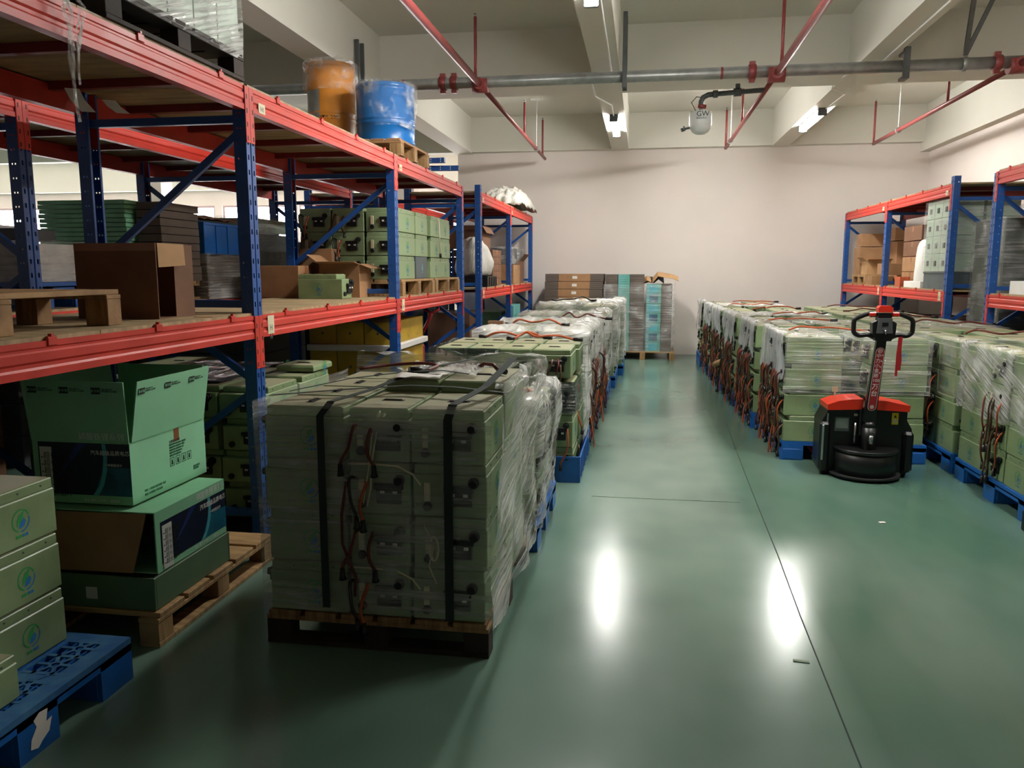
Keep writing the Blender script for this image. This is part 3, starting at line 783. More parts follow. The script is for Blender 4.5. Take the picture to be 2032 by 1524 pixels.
# ================================================================ CARTONS
def carton(x0, x1, y0, y1, z0, z1, label, mt='carton', flaps=None, tapes=True, rz=0, group='cardboard cartons', name='carton', tape='tape'):
    """closed or open carton; flaps = dict side -> (length, angle above horizontal)"""
    t = thing(name, label, 'box', ((x0 + x1) / 2, (y0 + y1) / 2, z0), rz, group)
    X, Y, H = (x1 - x0) / 2, (y1 - y0) / 2, z1 - z0
    if not flaps:
        MB().box(-X, X, -Y, Y, 0, H, mt, .003).obj('body', t)
        MB().box(-X - .0004, X + .0004, -.0012, .0012, H - .002, H + .0008, 'blackmat').obj('flap_seam', t)
        if tapes:
            m = MB(); m.box(-X * .999, X * .999, -.024, .024, H, H + .0008, tape); m.box(-X - .0008, -X, -.024, .024, H - .07, H, tape); m.box(X, X + .0008, -.024, .024, H - .07, H, tape); m.obj('tape', t)
    else:
        m = MB(); d = .004
        m.box(-X, X, -Y, -Y + d, 0, H, mt); m.box(-X, X, Y - d, Y, 0, H, mt); m.box(-X, -X + d, -Y + d, Y - d, 0, H, mt); m.box(X - d, X, -Y + d, Y - d, 0, H, mt); m.box(-X + d, X - d, -Y + d, Y - d, 0, d, 'cartonin')
        m.obj('body', t)
        for s, (ln, an) in flaps.items():
            a = R(an); c, sn = math.cos(a) * ln, math.sin(a) * ln
            q = MB()
            if s == 'S': q.ribbon([(0, -Y + .002, H), (0, -Y - c, H + sn)], (2 * X, 0, 0), .004, mt)
            if s == 'N': q.ribbon([(0, Y - .002, H), (0, Y + c, H + sn)], (2 * X, 0, 0), .004, mt)
            if s == 'E': q.ribbon([(X - .002, 0, H), (X + c, 0, H + sn)], (0, 2 * Y, 0), .004, mt)
            if s == 'W': q.ribbon([(-X + .002, 0, H), (-X - c, 0, H + sn)], (0, 2 * Y, 0), .004, mt)
            q.obj('flap', t)
    return t
# ================================================================ LOADS ON THE FLOOR
# ---- pallet nearest the viewer, bound with straps
P1 = 'strapped front pallet'
wood_pallet(-1.47, -.555, 2.86, 3.95, 0, 'worn wooden pallet under the strapped and wrapped load nearest the viewer', mats=('wood', 'wooddark'), along='y', boards=6)
H1 = .209
front = []
for k in range(4):
    z = .142 + k * H1; ly = ORD[k] if k < 3 else 'top'
    front.append(bat(-1.285, 3.005, z, -90, f'green battery box with leaf side out, {ly} layer, front of the {P1}', W=.262, L=.325, H=H1 - .002, style='std' if k < 3 else 'dustend'))
    if k == 3: 
        for r, n_ in ((1, 'second'), (2, 'third'), (3, 'last')): bat(-1.285, 3.005 + .266 * r, z, -90, f'dusty battery box, top layer, {n_} row, rack side of the {P1}', W=.262, L=.325, H=H1 - .002, style='dust')
    b1 = bat(-.985, 3.08, z, 0, f'battery box end with dock, {ly} layer, middle column, front of the {P1}', W=.242, L=.42, H=H1 - .002, style='std' if k < 3 else 'dustend', cab=11 + (k % 2))
    b2 = bat(-.707, 3.08, z, 0, f'battery box end with dock, {ly} layer, aisle corner, front of the {P1}', W=.288, L=.42, H=H1 - .002, style='std' if k < 3 else 'dustend')
    front.append(b1)
    bat(-.707, 3.58, z, 0, f'battery box, {ly} layer, rear aisle corner of the {P1}', W=.288, L=.5, H=H1 - .002 + (.045 if k == 3 else 0), style='dust')
    if k == 3: bat(-.985, 3.58, z, 0, f'battery box, top layer, rear middle of the {P1}', W=.242, L=.5, H=H1 + .043, style='dust')
    if k == 1:
        pts = [(-.1, -.225, .18), (-.06, -.235, .1), (-.08, -.235, .02), (-.05, -.235, -.05)]; MB().tube(pts, .0035, 'ivory', 6).obj('plug_lead', b2)
        for c in range(3):
            MB().tube([(-.06 + .012 * math.cos(a * PI / 6) * (1 + .3 * c), -.23 - c * .003, .09 + .05 * math.sin(a * PI / 6)) for a in range(13)], .0035, 'ivory', 6).obj('plug_lead', b2)
    if k == 3:
        MB().tube([(.03, -.22, .19), (.0, -.235, .12), (-.02, -.235, .02), (-.03, -.235, -.1), (-.045, -.235, -.17)], .0035, 'ivory', 6).obj('plug_lead', b1)
        MB().tube([(.01, -.22, .2), (-.02, -.238, .1), (-.035, -.238, -.02), (-.06, -.236, -.16)], .003, 'ivory', 6).obj('plug_lead', b1)
    if k == 0: MB().tube([(-.12, -.225, .2), (-.03, -.235, .205), (.08, -.235, .2), (.14, -.235, .17), (.17, -.235, .13)], .004, 'ivory', 6).obj('plug_lead', b1)
    if k == 2: MB().tube([(-.13, -.22, .14), (-.15, -.235, 0), (-.15, -.235, -.12), (-.1, -.235, -.25), (-.105, -.235, -.33)], .006, 'redcable', 6).obj('cable', b1)
ZT = .142 + 4 * H1
wrap('stretch_film', 'creased clear film round the strapped pallet nearest the viewer', -1.45, -.56, 2.87, 3.84,   .16, ZT + .02, 'film_f', off=.022, sides='SW', nz=14, n=34, amp=.016, seed=2)
wrap('stretch_film', 'bunched milky film on the aisle side of the strapped front pallet', -1.45, -.56, 2.85, 3.9, .13, ZT + .06, 'film_d', off=.024, sides='EN', nz=16, n=40, amp=.035, seed=5, flare=.05, top=.08)
def strap(pts, wv, lab):
    tag(MB().ribbon(pts, wv, .002, 'darkline').obj('strap'), lab, 'strap', 'straps round the front pallet')
strap([(-1.2, 2.83, .18), (-1.2, 2.828, .6), (-1.2, 2.83, ZT - .03), (-1.17, 2.87, ZT + .02), (-1.1, 3.1, ZT + .03), (-.97, 3.5, ZT + .075), (-.8, 3.8, ZT + .09)], (.03, 0, 0), 'dark green strap down the leaf side of the nearest wrapped pallet')
strap([(-.7, 2.825, .16), (-.7, 2.824, .6), (-.7, 2.828, ZT - .03), (-.69, 2.87, ZT + .02), (-.62, 3.15, ZT + .05), (-.56, 3.5, ZT + .13), (-.56, 3.8, ZT + .09)], (.034, 0, 0), 'dark green strap over the docks at the aisle corner of the nearest wrapped pallet')
strap([(-1.47, 2.98, ZT + .02), (-1.2, 3.12, ZT + .03), (-.95, 3.2, ZT + .04), (-.75, 3.15, ZT + .045), (-.52, 3.12, ZT + .03)], (0, .028, 0), 'dark strap lying crosswise over the near top of the strapped load')
strap([(-1.44, 3.1, ZT + .02), (-1.25, 3.3, ZT + .05), (-1.02, 3.42, ZT + .07), (-.86, 3.4, ZT + .08), (-.72, 3.3, ZT + .08)], (0, .028, 0), 'loose dark strap looping across the far top of the strapped load')
sheet('crumpled_film', 'white crumpled plastic lying on top of the strapped front load', -1.08, -.72, 3.42, 3.8, lambda x, y: ZT + .05, 'film_w', amp=.025, cat='plastic film')
sheet('paper_sheet', 'white paper sheet on top of the strapped front load', -1.05, -.85, 3.28, 3.42, lambda x, y: ZT + .06, 'paper', n=8, amp=.008, cat='paper', th=.001)
q = thing('loose_cable', 'red cable with black plug lying on the strapped front load', 'cable', (-1.05, 3.45, ZT + .05))
MB().tube(curve_pts([(-.25, .1, .01), (-.12, .2, .02), (.02, .2, .03), (.12, .12, .03), (.1, .02, .02)]), .008, 'redcable', 8).obj('cable_core', q); MB().tube([(.1, .02, .02), (.03, -.03, .02)], .02, 'black', 10).obj('plug', q)
q = thing('loose_cable', 'red cable end with black lug by the aisle edge of the strapped load', 'cable', (-.72, 3.6, ZT + .055))
MB().tube([(-.05, .06, .0), (.0, .04, .03), (.05, 0, .03), (.08, -.04, .01)], .009, 'redcable', 8).obj('cable_core', q); MB().tube([(.08, -.04, .01), (.12, -.06, .005)], .013, 'black', 8).obj('plug', q)

def aisle_load(nm, x0, x1, y0, y1, rows, rz, layers=4, z=.15, H=.207, style='plain', inner='dust', W=None, side=1, cabs=True, fronts=None, otherfull=0):
    """two columns of boxes; the aisle column shows its ends to the aisle (side=+1: aisle lies towards +x)"""
    W = (y1 - y0) / rows; ax = x1 - .21 if side > 0 else x0 + .21; bx = x0 + .21 if side > 0 else x1 - .21
    for r in range(rows):
        y = y0 + W * (r + .5)
        for k in range(layers):
            ly = ORD[k] if k < layers - 1 else 'top'
            st = style if k < layers - 1 else inner
            bat(ax, y, z + k * H, rz, f'battery box, aisle column, {NTH[r]} row from the viewer, {ly} layer, {nm}', W=W - .006, H=H - .002, style=st if st != 'dust' else 'dust', cab=(1 + (r * 3 + k * 2) % 6) if cabs and k < 3 else 0)
        for k in range(layers):
            if k == layers - 1 or (otherfull and r < otherfull):
                ly = ORD[k] if k < layers - 1 else 'top'
                bat(bx, y, z + k * H, rz, f'battery box, inner column, {NTH[r]} row from the viewer, {ly} layer, {nm}', W=W - .006, H=H - .002, style=inner)
# ---- left side of the aisle
N2 = 'second load along the racks'
plastic_pallet(-1.5, -.52, 4.06, 4.98, 0, 'blue pallet under the second wrapped load along the racks')
aisle_load(N2, -1.46, -.55, 4.08, 4.94, 3, 90, layers=3, cabs=False)
wrap('stretch_film', 'milky film bulging round the second load along the racks', -1.46, -.55, 4.08, 4.96, .14, .79, 'film_d', sides='SEN', nz=14, n=34, amp=.045, seed=8, top=.25, flare=.03)
tag(MB().tube([(-.7, 4.3, .8), (-.66, 4.36, .84), (-.6, 4.34, .83), (-.57, 4.28, .82)], .011, 'orange', 8).obj('cable_end'), 'orange cable end poking through the milky film of the second load', 'cable')
m = MB(); A0, A1, B0, B1 = Vector((-1.42, 5.44, .965)), Vector((-.57, 3.93, 1.05)), Vector((-1.47, 5.40, .70)), Vector((-.80, 3.98, .93)); n_ = 24; vs = []
for i in range(n_ + 1):
    for j in range(9):
        u, v = i / n_, j / 8; a = A0.lerp(A1, u); b = B0.lerp(B1, u); p = a.lerp(b, v); p = p + Vector((0, 0, -.05 * math.sin(u * PI) + .03 * mnoise.noise(Vector((u * 3, v * 5, 2)))))
        vs.append((p.x + .02 * mnoise.noise(Vector((u * 9, v * 7, 5))), p.y, p.z))
m.add(vs, [(i * 9 + j, (i + 1) * 9 + j, (i + 1) * 9 + j + 1, i * 9 + j + 1) for i in range(n_) for j in range(8)], 'film_w', True)
tag(m.obj('film_swath'), 'long film swath pulled from the dark third load to the strapped front load', 'plastic film')
def crate(x0, x1, y0, y1, z, h, label, mt='plasticblue'):
    t = thing('plastic_crate', label, 'crate', ((x0 + x1) / 2, (y0 + y1) / 2, z), 0, 'blue plastic crates')
    X, Y = (x1 - x0) / 2, (y1 - y0) / 2
    m = MB(); d = .006
    m.box(-X, X, -Y, -Y + d, 0, h, mt); m.box(-X, X, Y - d, Y, 0, h, mt); m.box(-X, -X + d, -Y + d, Y - d, 0, h, mt); m.box(X - d, X, -Y + d, Y - d, 0, h, mt); m.box(-X + d, X - d, -Y + d, Y - d, 0, d, mt)
    m.obj('shell', t)
    r = MB()
    for s in (-1, 1):
        r.box(-X - .008, X + .008, s * Y - .008, s * Y + .008, h - .02, h, mt, .002); r.box(s * X - .008, s * X + .008, -Y + .008, Y - .008, h - .02, h, mt, .002)
    r.obj('rim', t)
    n = max(3, int(2 * X / .12)); 
    for k in range(n + 1):
        x = -X + 2 * X * k / n; MB().box(x - .005, x + .005, -Y - .007, -Y, .005, h - .02, mt).obj('rib', t)
    n = max(3, int(2 * Y / .15))
    for k in range(n + 1):
        y = -Y + 2 * Y * k / n; MB().box(X, X + .007, y - .005, y + .005, .005, h - .02, mt).obj('rib', t)
    return t
N3 = 'third load beside racks'
crate(-1.46, -.41, 5.5, 6.5, 0, .19, 'long blue crate on the floor under the third load along the racks')
xs = [-.59, -.86, -1.11, -1.345]; ws = [.275, .25, .235, .225]
for c in range(4):
    for k in range(4):
        if c > 1 and k == 0 and False: continue
        ly = ORD[k] if k < 3 else 'top'
        dx = -.02 if k == 3 and c < 2 else 0
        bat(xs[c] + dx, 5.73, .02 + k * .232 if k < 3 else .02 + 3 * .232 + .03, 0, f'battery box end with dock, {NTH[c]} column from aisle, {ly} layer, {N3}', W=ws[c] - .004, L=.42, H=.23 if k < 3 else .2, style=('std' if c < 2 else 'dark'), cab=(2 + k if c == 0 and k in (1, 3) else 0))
    bat(xs[c], 6.2, .02 + 3 * .232 + .03, 0, f'battery box, {NTH[c]} column from the aisle, rear top row, {N3}', W=ws[c] - .004, L=.42, H=.2, style='dust')
for k in range(3): bat(xs[0], 6.2, .02 + k * .232, 0, f'battery box, rear aisle column, {ORD[k]} layer, {N3}', W=ws[0] - .004, L=.42, H=.23, style='plain', cab=2 + k)
wrap('stretch_film', 'dark film band round the middle of the third load along the racks', -1.46, -.455, 5.51, 5.95, .50, .725, 'film_k', off=.012, sides='SE', nz=6, n=20, amp=.012, seed=11, group='dark stretch film')
wrap('stretch_film', 'dark shiny film over the rack side boxes of the third load', -1.47, -.99, 5.51, 6.4, .5, .95, 'film_k', off=.018, sides='SW', nz=8, n=20, amp=.02, seed=12, group='dark stretch film')
wrap('stretch_film', 'milky film hanging on the rear aisle side of the third load', -1.46, -.44, 6.0, 6.46, .12, .9, 'film_w', off=.02, sides='E', nz=10, n=20, amp=.03, seed=14)
far = [('fourth', 6.62, 7.68, -1.42, -.42, .207), ('fifth', 7.78, 8.84, -1.40, -.40, .207), ('sixth', 8.94, 9.95, -1.38, -.36, .21), ('seventh', 10.15, 11.2, -1.34, -.31, .222), ('eighth', 11.4, 12.4, -1.25, -.24, .222)]
for i, (nm, y0, y1, x0, x1, H) in enumerate(far):
    plastic_pallet(x0, x1, y0, y1, 0, f'blue pallet under the {nm} load along the racks')
    aisle_load(f'{nm} load along the racks', x0 + .02, x1 - .02, y0 + .02, y1 - .02, 2, 90, H=H, cabs=i < 2, style='plain')
    wrap('stretch_film', f'milky film round the {nm} load along the racks', x0 + .02, x1 - .02, y0 + .02, y1 - .02, .2 if i != 1 else .35, .15 + 4 * H + .01, 'film_w', sides='SE', nz=10, n=24, amp=.035, seed=20 + i, top=.35, rag=.1)
tag(MB().box(-.07, .07, -.05, .05, 0, .05, 'cartondark', .004).obj('small_block', None, None, (-1.3, 7.1, .99), .1), 'small brown block lying on the fourth load along the racks', 'block')
for i, (x, y, z, lab) in enumerate(((-.75, 6.1, .955, 'orange and black cable bent over the third load'), (-.95, 7.2, .99, 'orange cable with black plugs on the fourth load'), (-.6, 8.2, .99, 'red cable lying on the fifth load'), (-1.0, 6.25, .955, 'pair of orange leads draped over the dusty third load'), (-.9, 10.6, 1.08, 'dark cable on the seventh load'))):
    q = thing('loose_cable', lab, 'cable', (x, y, z), 0, 'loose leads on the loads')
    q2 = random.Random(i); pts = [(-.22, 0, .012)] + [(-.14 + .09 * k, q2.uniform(-.09, .09), .02 + q2.uniform(0, .05)) for k in range(4)] + [(.24, 0, .012)]
    MB().tube(curve_pts(pts), .009, ['orange', 'orange', 'redcable', 'orange', 'black'][i], 7).obj('cable_core', q)
    MB().tube([(.24, 0, .013), (.31, -.01, .014)], [.014, .018], 'black', 8).obj('plug', q); MB().tube([(-.22, 0, .013), (-.28, .02, .014)], [.012, .016], 'black', 8).obj('plug', q)

# ---- flat carton stacks by the back wall
wood_pallet(-1.60, -.66, 13.45, 14.2, 0, 'wooden pallet under the banded stack by the back wall')
wood_pallet(-.50, .56, 13.45, 14.2, 0, 'wooden pallet under the tall film wrapped sheets by the back wall', boards=5)
WORDS = ORD + ['seventh', 'eighth', 'ninth']
for k in range(10):
    z = .142 + k * .1288; o = rnd.uniform(-.012, .012)
    lab = f'bundle of flat brown cartons with paper band, {"topmost" if k == 9 else WORDS[k]} in the banded stack by the wall'
    t = thing('carton_bundle', lab, 'bundle', (-1.13 + o, 13.82, z), 0, 'flat carton bundles')
    m = MB()
    for q in range(4): m.box(-.49, .49, -.33, .33, q * .0315, q * .0315 + .029, 'greycarton')
    s = m.obj('carton_sheet', t); s['kind'] = 'stuff'
    MB().box(-.26, .27, -.335, .335, .002, .124, 'carton', .003).obj('paper_band', t)
    MB().box(-.03, .05, -.3375, -.335, .045, .09, 'whitelabel').obj('label', t)
cols = [(-.61, -.40, 'greycarton', 'brown'), (-.395, -.20, 'sheetcyan', 'blue green'), (-.195, .04, 'greycarton', 'dark brown'), (.045, .07, None, ''), (.075, .32, 'sheetcyan', 'pale blue green'), (.325, .50, 'greycarton', 'plain brown')]
names = ['edge column', 'second column', 'middle column', '', 'fourth column', 'outer column']
for c, (x0, x1, mt, nm) in enumerate(cols):
    if not mt: continue
    nb = 8 if c < 3 else 7
    for k in range(nb):
        t = thing('sheet_bundle', f'{nm} sheet bundle, {"top" if k == nb - 1 else ORD[k] if k < 6 else "seventh"} of the {names[c]}, film wrapped stack by the wall', 'bundle', ((x0 + x1) / 2, 13.82, .142 + k * .16), 0, 'sheet bundles in film')
        m = MB(); X = (x1 - x0) / 2 - .002
        for q in range(4): m.box(-X, X, -.33, .33, q * .0395, q * .0395 + .037, mt)
        s = m.obj('sheet', t); s['kind'] = 'stuff'
        if mt == 'sheetcyan' and x0 > 0: MB().box(-.07, .07, -.3325, -.33, .02, .14, 'teal' if k % 2 else 'tealite').obj('label', t)
wrap('stretch_film', 'shiny clear film round the tall sheet stack by the back wall', -.62, .52, 13.48, 14.16, .12, 1.27, 'film_h', off=.015, sides='SEW', nz=16, n=30, amp=.02, seed=31, ragtop=.1)
t = thing('cardboard_scrap', 'torn curled cardboard on top of the tall wrapped sheets', 'cardboard', (.2, 13.75, 1.285), 0)
MB().ribbon([(-.22, 0, .01), (-.12, 0, .07), (-.03, 0, .03), (.06, 0, .14), (.17, 0, .12), (.3, 0, .1), (.4, 0, .06)], (0, .3, .07), .008, 'cartonin').obj('curled_sheet', t)
MB().ribbon([(-.2, .02, .02), (-.1, .02, .05), (.0, .02, .04), (.07, .02, .10), (.16, .02, .03)], (0, .36, .09), .008, 'blackmat').obj('dark_liner', t)

# ---- loads on the other side of the aisle
plastic_pallet(1.12, 2.2, 6.46, 7.56, 0, 'blue pallet under the load behind the red truck')
aisle_load('load behind the red truck', 1.13, 2.17, 6.47, 7.55, 4, -90, side=-1, otherfull=1)
rows = [('second', 7.74, 8.84, 1.07, 2.13, 4), ('third', 8.98, 10.08, 1.03, 2.1, 3), ('fourth', 10.2, 11.3, 1.0, 2.08, 3), ('fifth', 11.42, 12.5, .97, 2.06, 2), ('last', 12.62, 13.7, .95, 2.04, 2)]
for i, (nm, y0, y1, x0, x1, r) in enumerate(rows):
    n = f'{nm} load behind the truck'
    plastic_pallet(x0 - .02, x1 + .02, y0 - .01, y1 + .01, 0, f'blue pallet under the {n}')
    aisle_load(n, x0, x1, y0, y1, r, -90, side=-1, cabs=i < 4, otherfull=1 if i == 0 else 0)
    wrap('stretch_film', f'cloudy film hanging over the aisle side of the {n}', x0, x1, y0, y1, .54, .985, 'film_v', sides='W', nz=8, n=26, amp=.03, seed=40 + i, top=.12, rag=.28)
wrap('stretch_film', 'cloudy film hanging on the aisle side of the load behind the truck', 1.13, 2.17, 6.47, 7.55, .56, .985, 'film_v', sides='W', nz=8, n=26, amp=.02, seed=48, top=.10, rag=.1)
wrap('stretch_film', 'clear shiny film across the front of the load behind the truck', 1.13, 2.17, 6.47, 7.55, .54, .985, 'film_h', sides='SE', nz=10, n=26, amp=.012, seed=49, top=.3)
SB = [('first', 4.93, 6.1), ('second', 6.2, 7.34), ('third', 7.44, 8.5), ('fourth', 8.6, 9.66), ('fifth', 9.76, 10.85), ('sixth', 10.95, 12.1)]
for i, (nm, y0, y1) in enumerate(SB):
    n = f'{nm} load beside the wall racks'; x0 = 2.29; x1 = 3.24
    plastic_pallet(x0 - .01, x1 + .0, y0, y1, 0, f'blue pallet under the {n}')
    if i < 2:
        for k in range(4):
            ly = ORD[k] if k < 3 else 'top'; z = .15 + k * .207; st = 'plain' if k < 3 else 'dust'
            bat(x0 + .135, y1 - .225, z, 0, f'battery box, long side out, far end, {ly} layer, {n}', W=.262, L=.43, H=.205, style=st)
            bat(x0 + .215, y1 - .59, z, -90, f'battery box, end with dock out, {ly} layer, {n}', W=.28, L=.42, H=.205, style='std', cab=3 if k in (1, 2) else 0)
            bat(x0 + .135, y0 + .215, z, 0, f'battery box, long side out, near end, {ly} layer, {n}', W=.262, L=.41, H=.205, style=st)
            for q in range(2):
                if k == 3 or (i == 0 and q == 0): bat(x0 + .7, y0 + .3 + q * .56, z, 0, f'battery box, {ly} layer, inner column, {("near", "far")[q]} one, {n}', W=.46, L=.54, H=.205, style='dust')
    else:
        for a in range(2):
            for b in range(2): bat(x0 + .24 + a * .47, y0 + .27 + b * .53, .15 + 3 * .207, 0, f'battery box, top layer, {("near", "far")[b]} {("aisle", "rack")[a]} corner, {n}', W=.45, L=.52, H=.205, style='dust')
wrap('stretch_film', 'tight milky film over the top half of the first load beside the wall racks', 2.29, 3.24, 4.93, 6.1, .5, .985, 'film_d', sides='WNS', nz=12, n=34, amp=.014, seed=60, top=.12, rag=.06)
wrap('stretch_film', 'grey film on the upper side of the second load beside the wall racks', 2.29, 3.24, 6.2, 7.34, .55, .985, 'film_h', sides='WS', nz=10, n=30, amp=.014, seed=61, top=.1)
for i in range(12):
    q2 = random.Random(100 + i); k = i // 2; cl = ('orange', 'dark red', 'black')[(i + k) % 3]
    if i % 2 == 0: x = q2.uniform(1.5, 1.75); y = (7.0, 8.3, 9.5, 10.7, 11.9, 13.1)[k]; lab = f'{cl} lead lying on the ' + ('load behind the red truck' if k == 0 else f'{rows[k - 1][0]} load behind the truck')
    else: x = q2.uniform(2.7, 2.85); y = (5.3, 6.8, 8.0, 9.1, 10.3, 11.5)[k]; lab = f'{cl} lead lying on the {SB[k][0]} load beside the wall racks'
    q = thing('loose_cable', lab, 'cable', (x, y, .985), q2.uniform(-.5, .5), 'leads scattered over the battery field')
    pts = [(-.3, 0, .012)] + [(-.2 + .12 * k, q2.uniform(-.12, .12), .015 + q2.uniform(0, .03)) for k in range(4)] + [(.32, 0, .012)]
    MB().tube(curve_pts(pts), .008, {'orange': 'orange', 'dark red': 'redcable', 'black': 'black'}[cl], 6).obj('cable_core', q)
    MB().tube([(.32, 0, .013), (.39, -.01, .014)], [.012, .016], 'black', 8).obj('plug', q)
for i, (x0, x1, y0, y1, lab) in enumerate(((1.2, 2.1, 7.8, 8.7, 'crumpled clear plastic over the second load behind the truck'), (1.1, 2.1, 9.2, 10.0, 'crumpled clear plastic over the third load behind the truck'), (1.2, 2.1, 6.6, 7.3, 'crumpled clear plastic on the load right behind the truck'), (2.4, 3.2, 7.5, 8.4, 'crumpled clear plastic over the third load beside the wall racks'), (1.1, 2.0, 11.5, 12.4, 'crumpled clear plastic over the fifth load behind the truck'))):
    sheet('crumpled_film', lab, x0, x1, y0, y1, lambda x, y: .985, 'film_w' if i in (1, 4) else 'film_c', amp=.018, seed=70 + i, group='crumpled film on the battery field', n=26)
t = thing('broom_handle', 'tan round handle poking out of the third load behind the truck', 'handle', (.99, 10.06, .38))
MB().tube([(.05, -.1, .03), (-.06, .12, -.05)], .035, 'cartonin', 14).obj('grip', t); MB().tube([(-.062, .124, -.052), (-.075, .15, -.06)], [.038, .03], 'carton', 14).obj('end_cap', t)
t = thing('loose_cable', 'black lead with plug hanging to the floor beside the tan handle', 'cable', (.985, 9.9, .4)); MB().tube(curve_pts([(.05, 0, .05), (-.02, -.01, .02), (-.03, 0, -.15), (-.05, -.01, -.33)]), .007, 'black', 6).obj('cable_core', t); MB().tube([(-.05, -.01, -.33), (-.055, -.012, -.38)], [.012, .025], 'black', 8).obj('plug', t)
tag(MB().box(-.04, .04, -.03, .03, 0, .12, 'black', .006).obj('rubber_block', None, None, (2.25, 4.86, 0)), 'black rubber block on the floor before the first load beside the wall racks', 'block')
# ================================================================ ELECTRIC PALLET TRUCK
t = thing('pallet_truck', 'red and black electric pallet truck with upright tiller in the aisle', 'truck', (1.635, 6.05, 0), 0)
# chassis: tall black cover, wider skirts below
m = MB(); sh = [(-.31, .1), (-.31, .40), (-.275, .47), (-.275, .52), (.275, .52), (.275, .42), (.31, .36), (.318, .30), (.318, .06), (.29, .03), (-.30, .03), (-.318, .08)]
m.prism(sh, 1, -.02, .24, 'black'); m.obj('chassis_cover', t)
m = MB(); m.box(-.325, -.25, -.05, .06, .03, .40, 'black', .02); m.obj('side_skirt', t); m = MB(); m.box(.25, .325, -.05, .06, .04, .34, 'black', .02); m.obj('side_skirt', t)
m = MB(); pr = []
for k in range(15):
    a = PI + PI * k / 14; pr.append((.215 * math.cos(a) * (1.0), -.02 + .235 * math.sin(a) * .95))
m.prism(pr, 2, .035, .20, 'black', True); m.obj('drive_housing', t)
m = MB(); pr2 = [(x * 1.03, y * 1.03) for x, y in pr]; m.prism(pr2, 2, .2, .222, 'black', True); m.obj('housing_rim', t)
m = MB(); m.prism([(x * 1.14, -.02 + (y + .02) * 1.06) for x, y in pr], 2, .018, .036, 'blackmat', True); m.obj('bumper_skirt', t)
for s, lab in ((-1, 'rack side'), (1, 'wall side')):
    m = MB()
    pr = [(.04, .50), (.275, .49), (.28, .535), (.2, .548), (.12, .565), (.04, .57)] if s > 0 else [(-.28, .49), (-.04, .50), (-.04, .575), (-.12, .572), (-.21, .558), (-.285, .53)]
    m.prism(pr, 1, -.06, .20, 'truckred'); m.obj('top_cover', t, 'glossy red top cover')
for s in (-1, 1):
    m = MB(); m.box(s * .19 - .08, s * .19 + .08, .24, 1.35, .045, .095, 'truckred', .008); m.obj('fork', t)
    m = MB(); m.tube([(s * .19 - .04, 1.28, .04), (s * .19 + .04, 1.28, .04)], .04, 'blackmat', 14); m.obj('load_roller', t)
m = MB(); m.tube([(-.035, -.06, .115), (.035, -.06, .115)], .113, 'blackmat', 20); m.obj('drive_wheel', t)
for s in (-1, 1): MB().tube([(s * .27 - .02, .02, .045), (s * .27 + .02, .02, .045)], .045, 'blackmat', 14).obj('caster', t)
m = MB(); m.box(-.06, .06, -.06, -.02, .3, .52, 'black', .01); m.tube([(0, -.1, .2), (0, -.1, .38)], .05, 'black', 14); m.tube([(0, -.1, .38), (0, -.1, .42)], [.05, .03], 'black', 14); m.obj('steering_column', t)
MB().tube([(0, -.155, .27), (0, -.155, .33)], .016, 'chrome', 10).obj('lock_pin', t)
MB().tube([(-.085, -.05, .25), (-.083, -.05, .40)], .009, 'chrome', 8).obj('gas_strut', t)
# tiller arm leans a little
def A(z): return .0 + (z - .48) * .062, -.09 - (z - .48) * .06
arm = MB(); a0 = A(.42); a1 = A(1.03)
arm.add([(a0[0] - .04, a0[1] - .02, .42), (a0[0] + .04, a0[1] - .02, .42), (a0[0] + .04, a0[1] + .02, .42), (a0[0] - .04, a0[1] + .02, .42), (a1[0] - .032, a1[1] - .018, 1.03), (a1[0] + .032, a1[1] - .018, 1.03), (a1[0] + .032, a1[1] + .018, 1.03), (a1[0] - .032, a1[1] + .018, 1.03)], [(0, 3, 2, 1), (4, 5, 6, 7), (0, 1, 5, 4), (1, 2, 6, 5), (2, 3, 7, 6), (3, 0, 4, 7)], 'black')
ao = arm.obj('tiller_arm', t)
ux = Vector((1, 0, 0)); uy = Vector((.062, -.06, 1)).normalized()
c0 = Vector((A(.50)[0], A(.50)[1] - .0225, .50)); M = plane_M(c0, ux, uy)
def pill(wd, h0, h1, n=8): return [(wd * math.cos(a), h1 + wd * math.sin(a)) for a in [PI * k / n for k in range(n + 1)]] + [(wd * math.cos(a), h0 + wd * math.sin(a)) for a in [PI + PI * k / n for k in range(n + 1)]]
lab = MB(); flat(lab, M, pill(.029, .03, .43), 'white'); flat(lab, M @ Matrix.Translation((0, 0, .0004)), pill(.0265, .03, .43), 'labelred')
yy = .425
T = M @ Matrix.Translation((0, 0, .0014))
ringm(lab, T @ Matrix.Translation((0, .435, 0)), .012, .015, 0, 2 * PI, 'white', 14)
text_into(lab, 'EP', .018, 'white', T @ Matrix.Translation((0, .429, 0)), 'CENTER')
for ch, s_ in (('中', .033), ('力', .033), ('小', .033), ('金', .033), ('刚', .033), ('100', .032), ('万', .046), ('台', .046)):
    yy -= s_ * 1.08
    text_into(lab, ch, s_, 'white', T @ Matrix.Translation((0 if s_ != .033 else -.006, yy, 0)), 'CENTER')
for k, ch in enumerate('销量突破'): text_into(lab, ch, .012, 'white', T @ Matrix.Translation((.017, .40 - k * .042, 0)), 'CENTER')
ringm(lab, T @ Matrix.Translation((0, .03, 0)), .011, .014, 0, 2 * PI, 'white', 14); ringm(lab, T @ Matrix.Translation((0, .03, 0)), .0, .007, 0, 2 * PI, 'white', 10)
lab.obj('label', ao, 'red oblong label with white lettering')
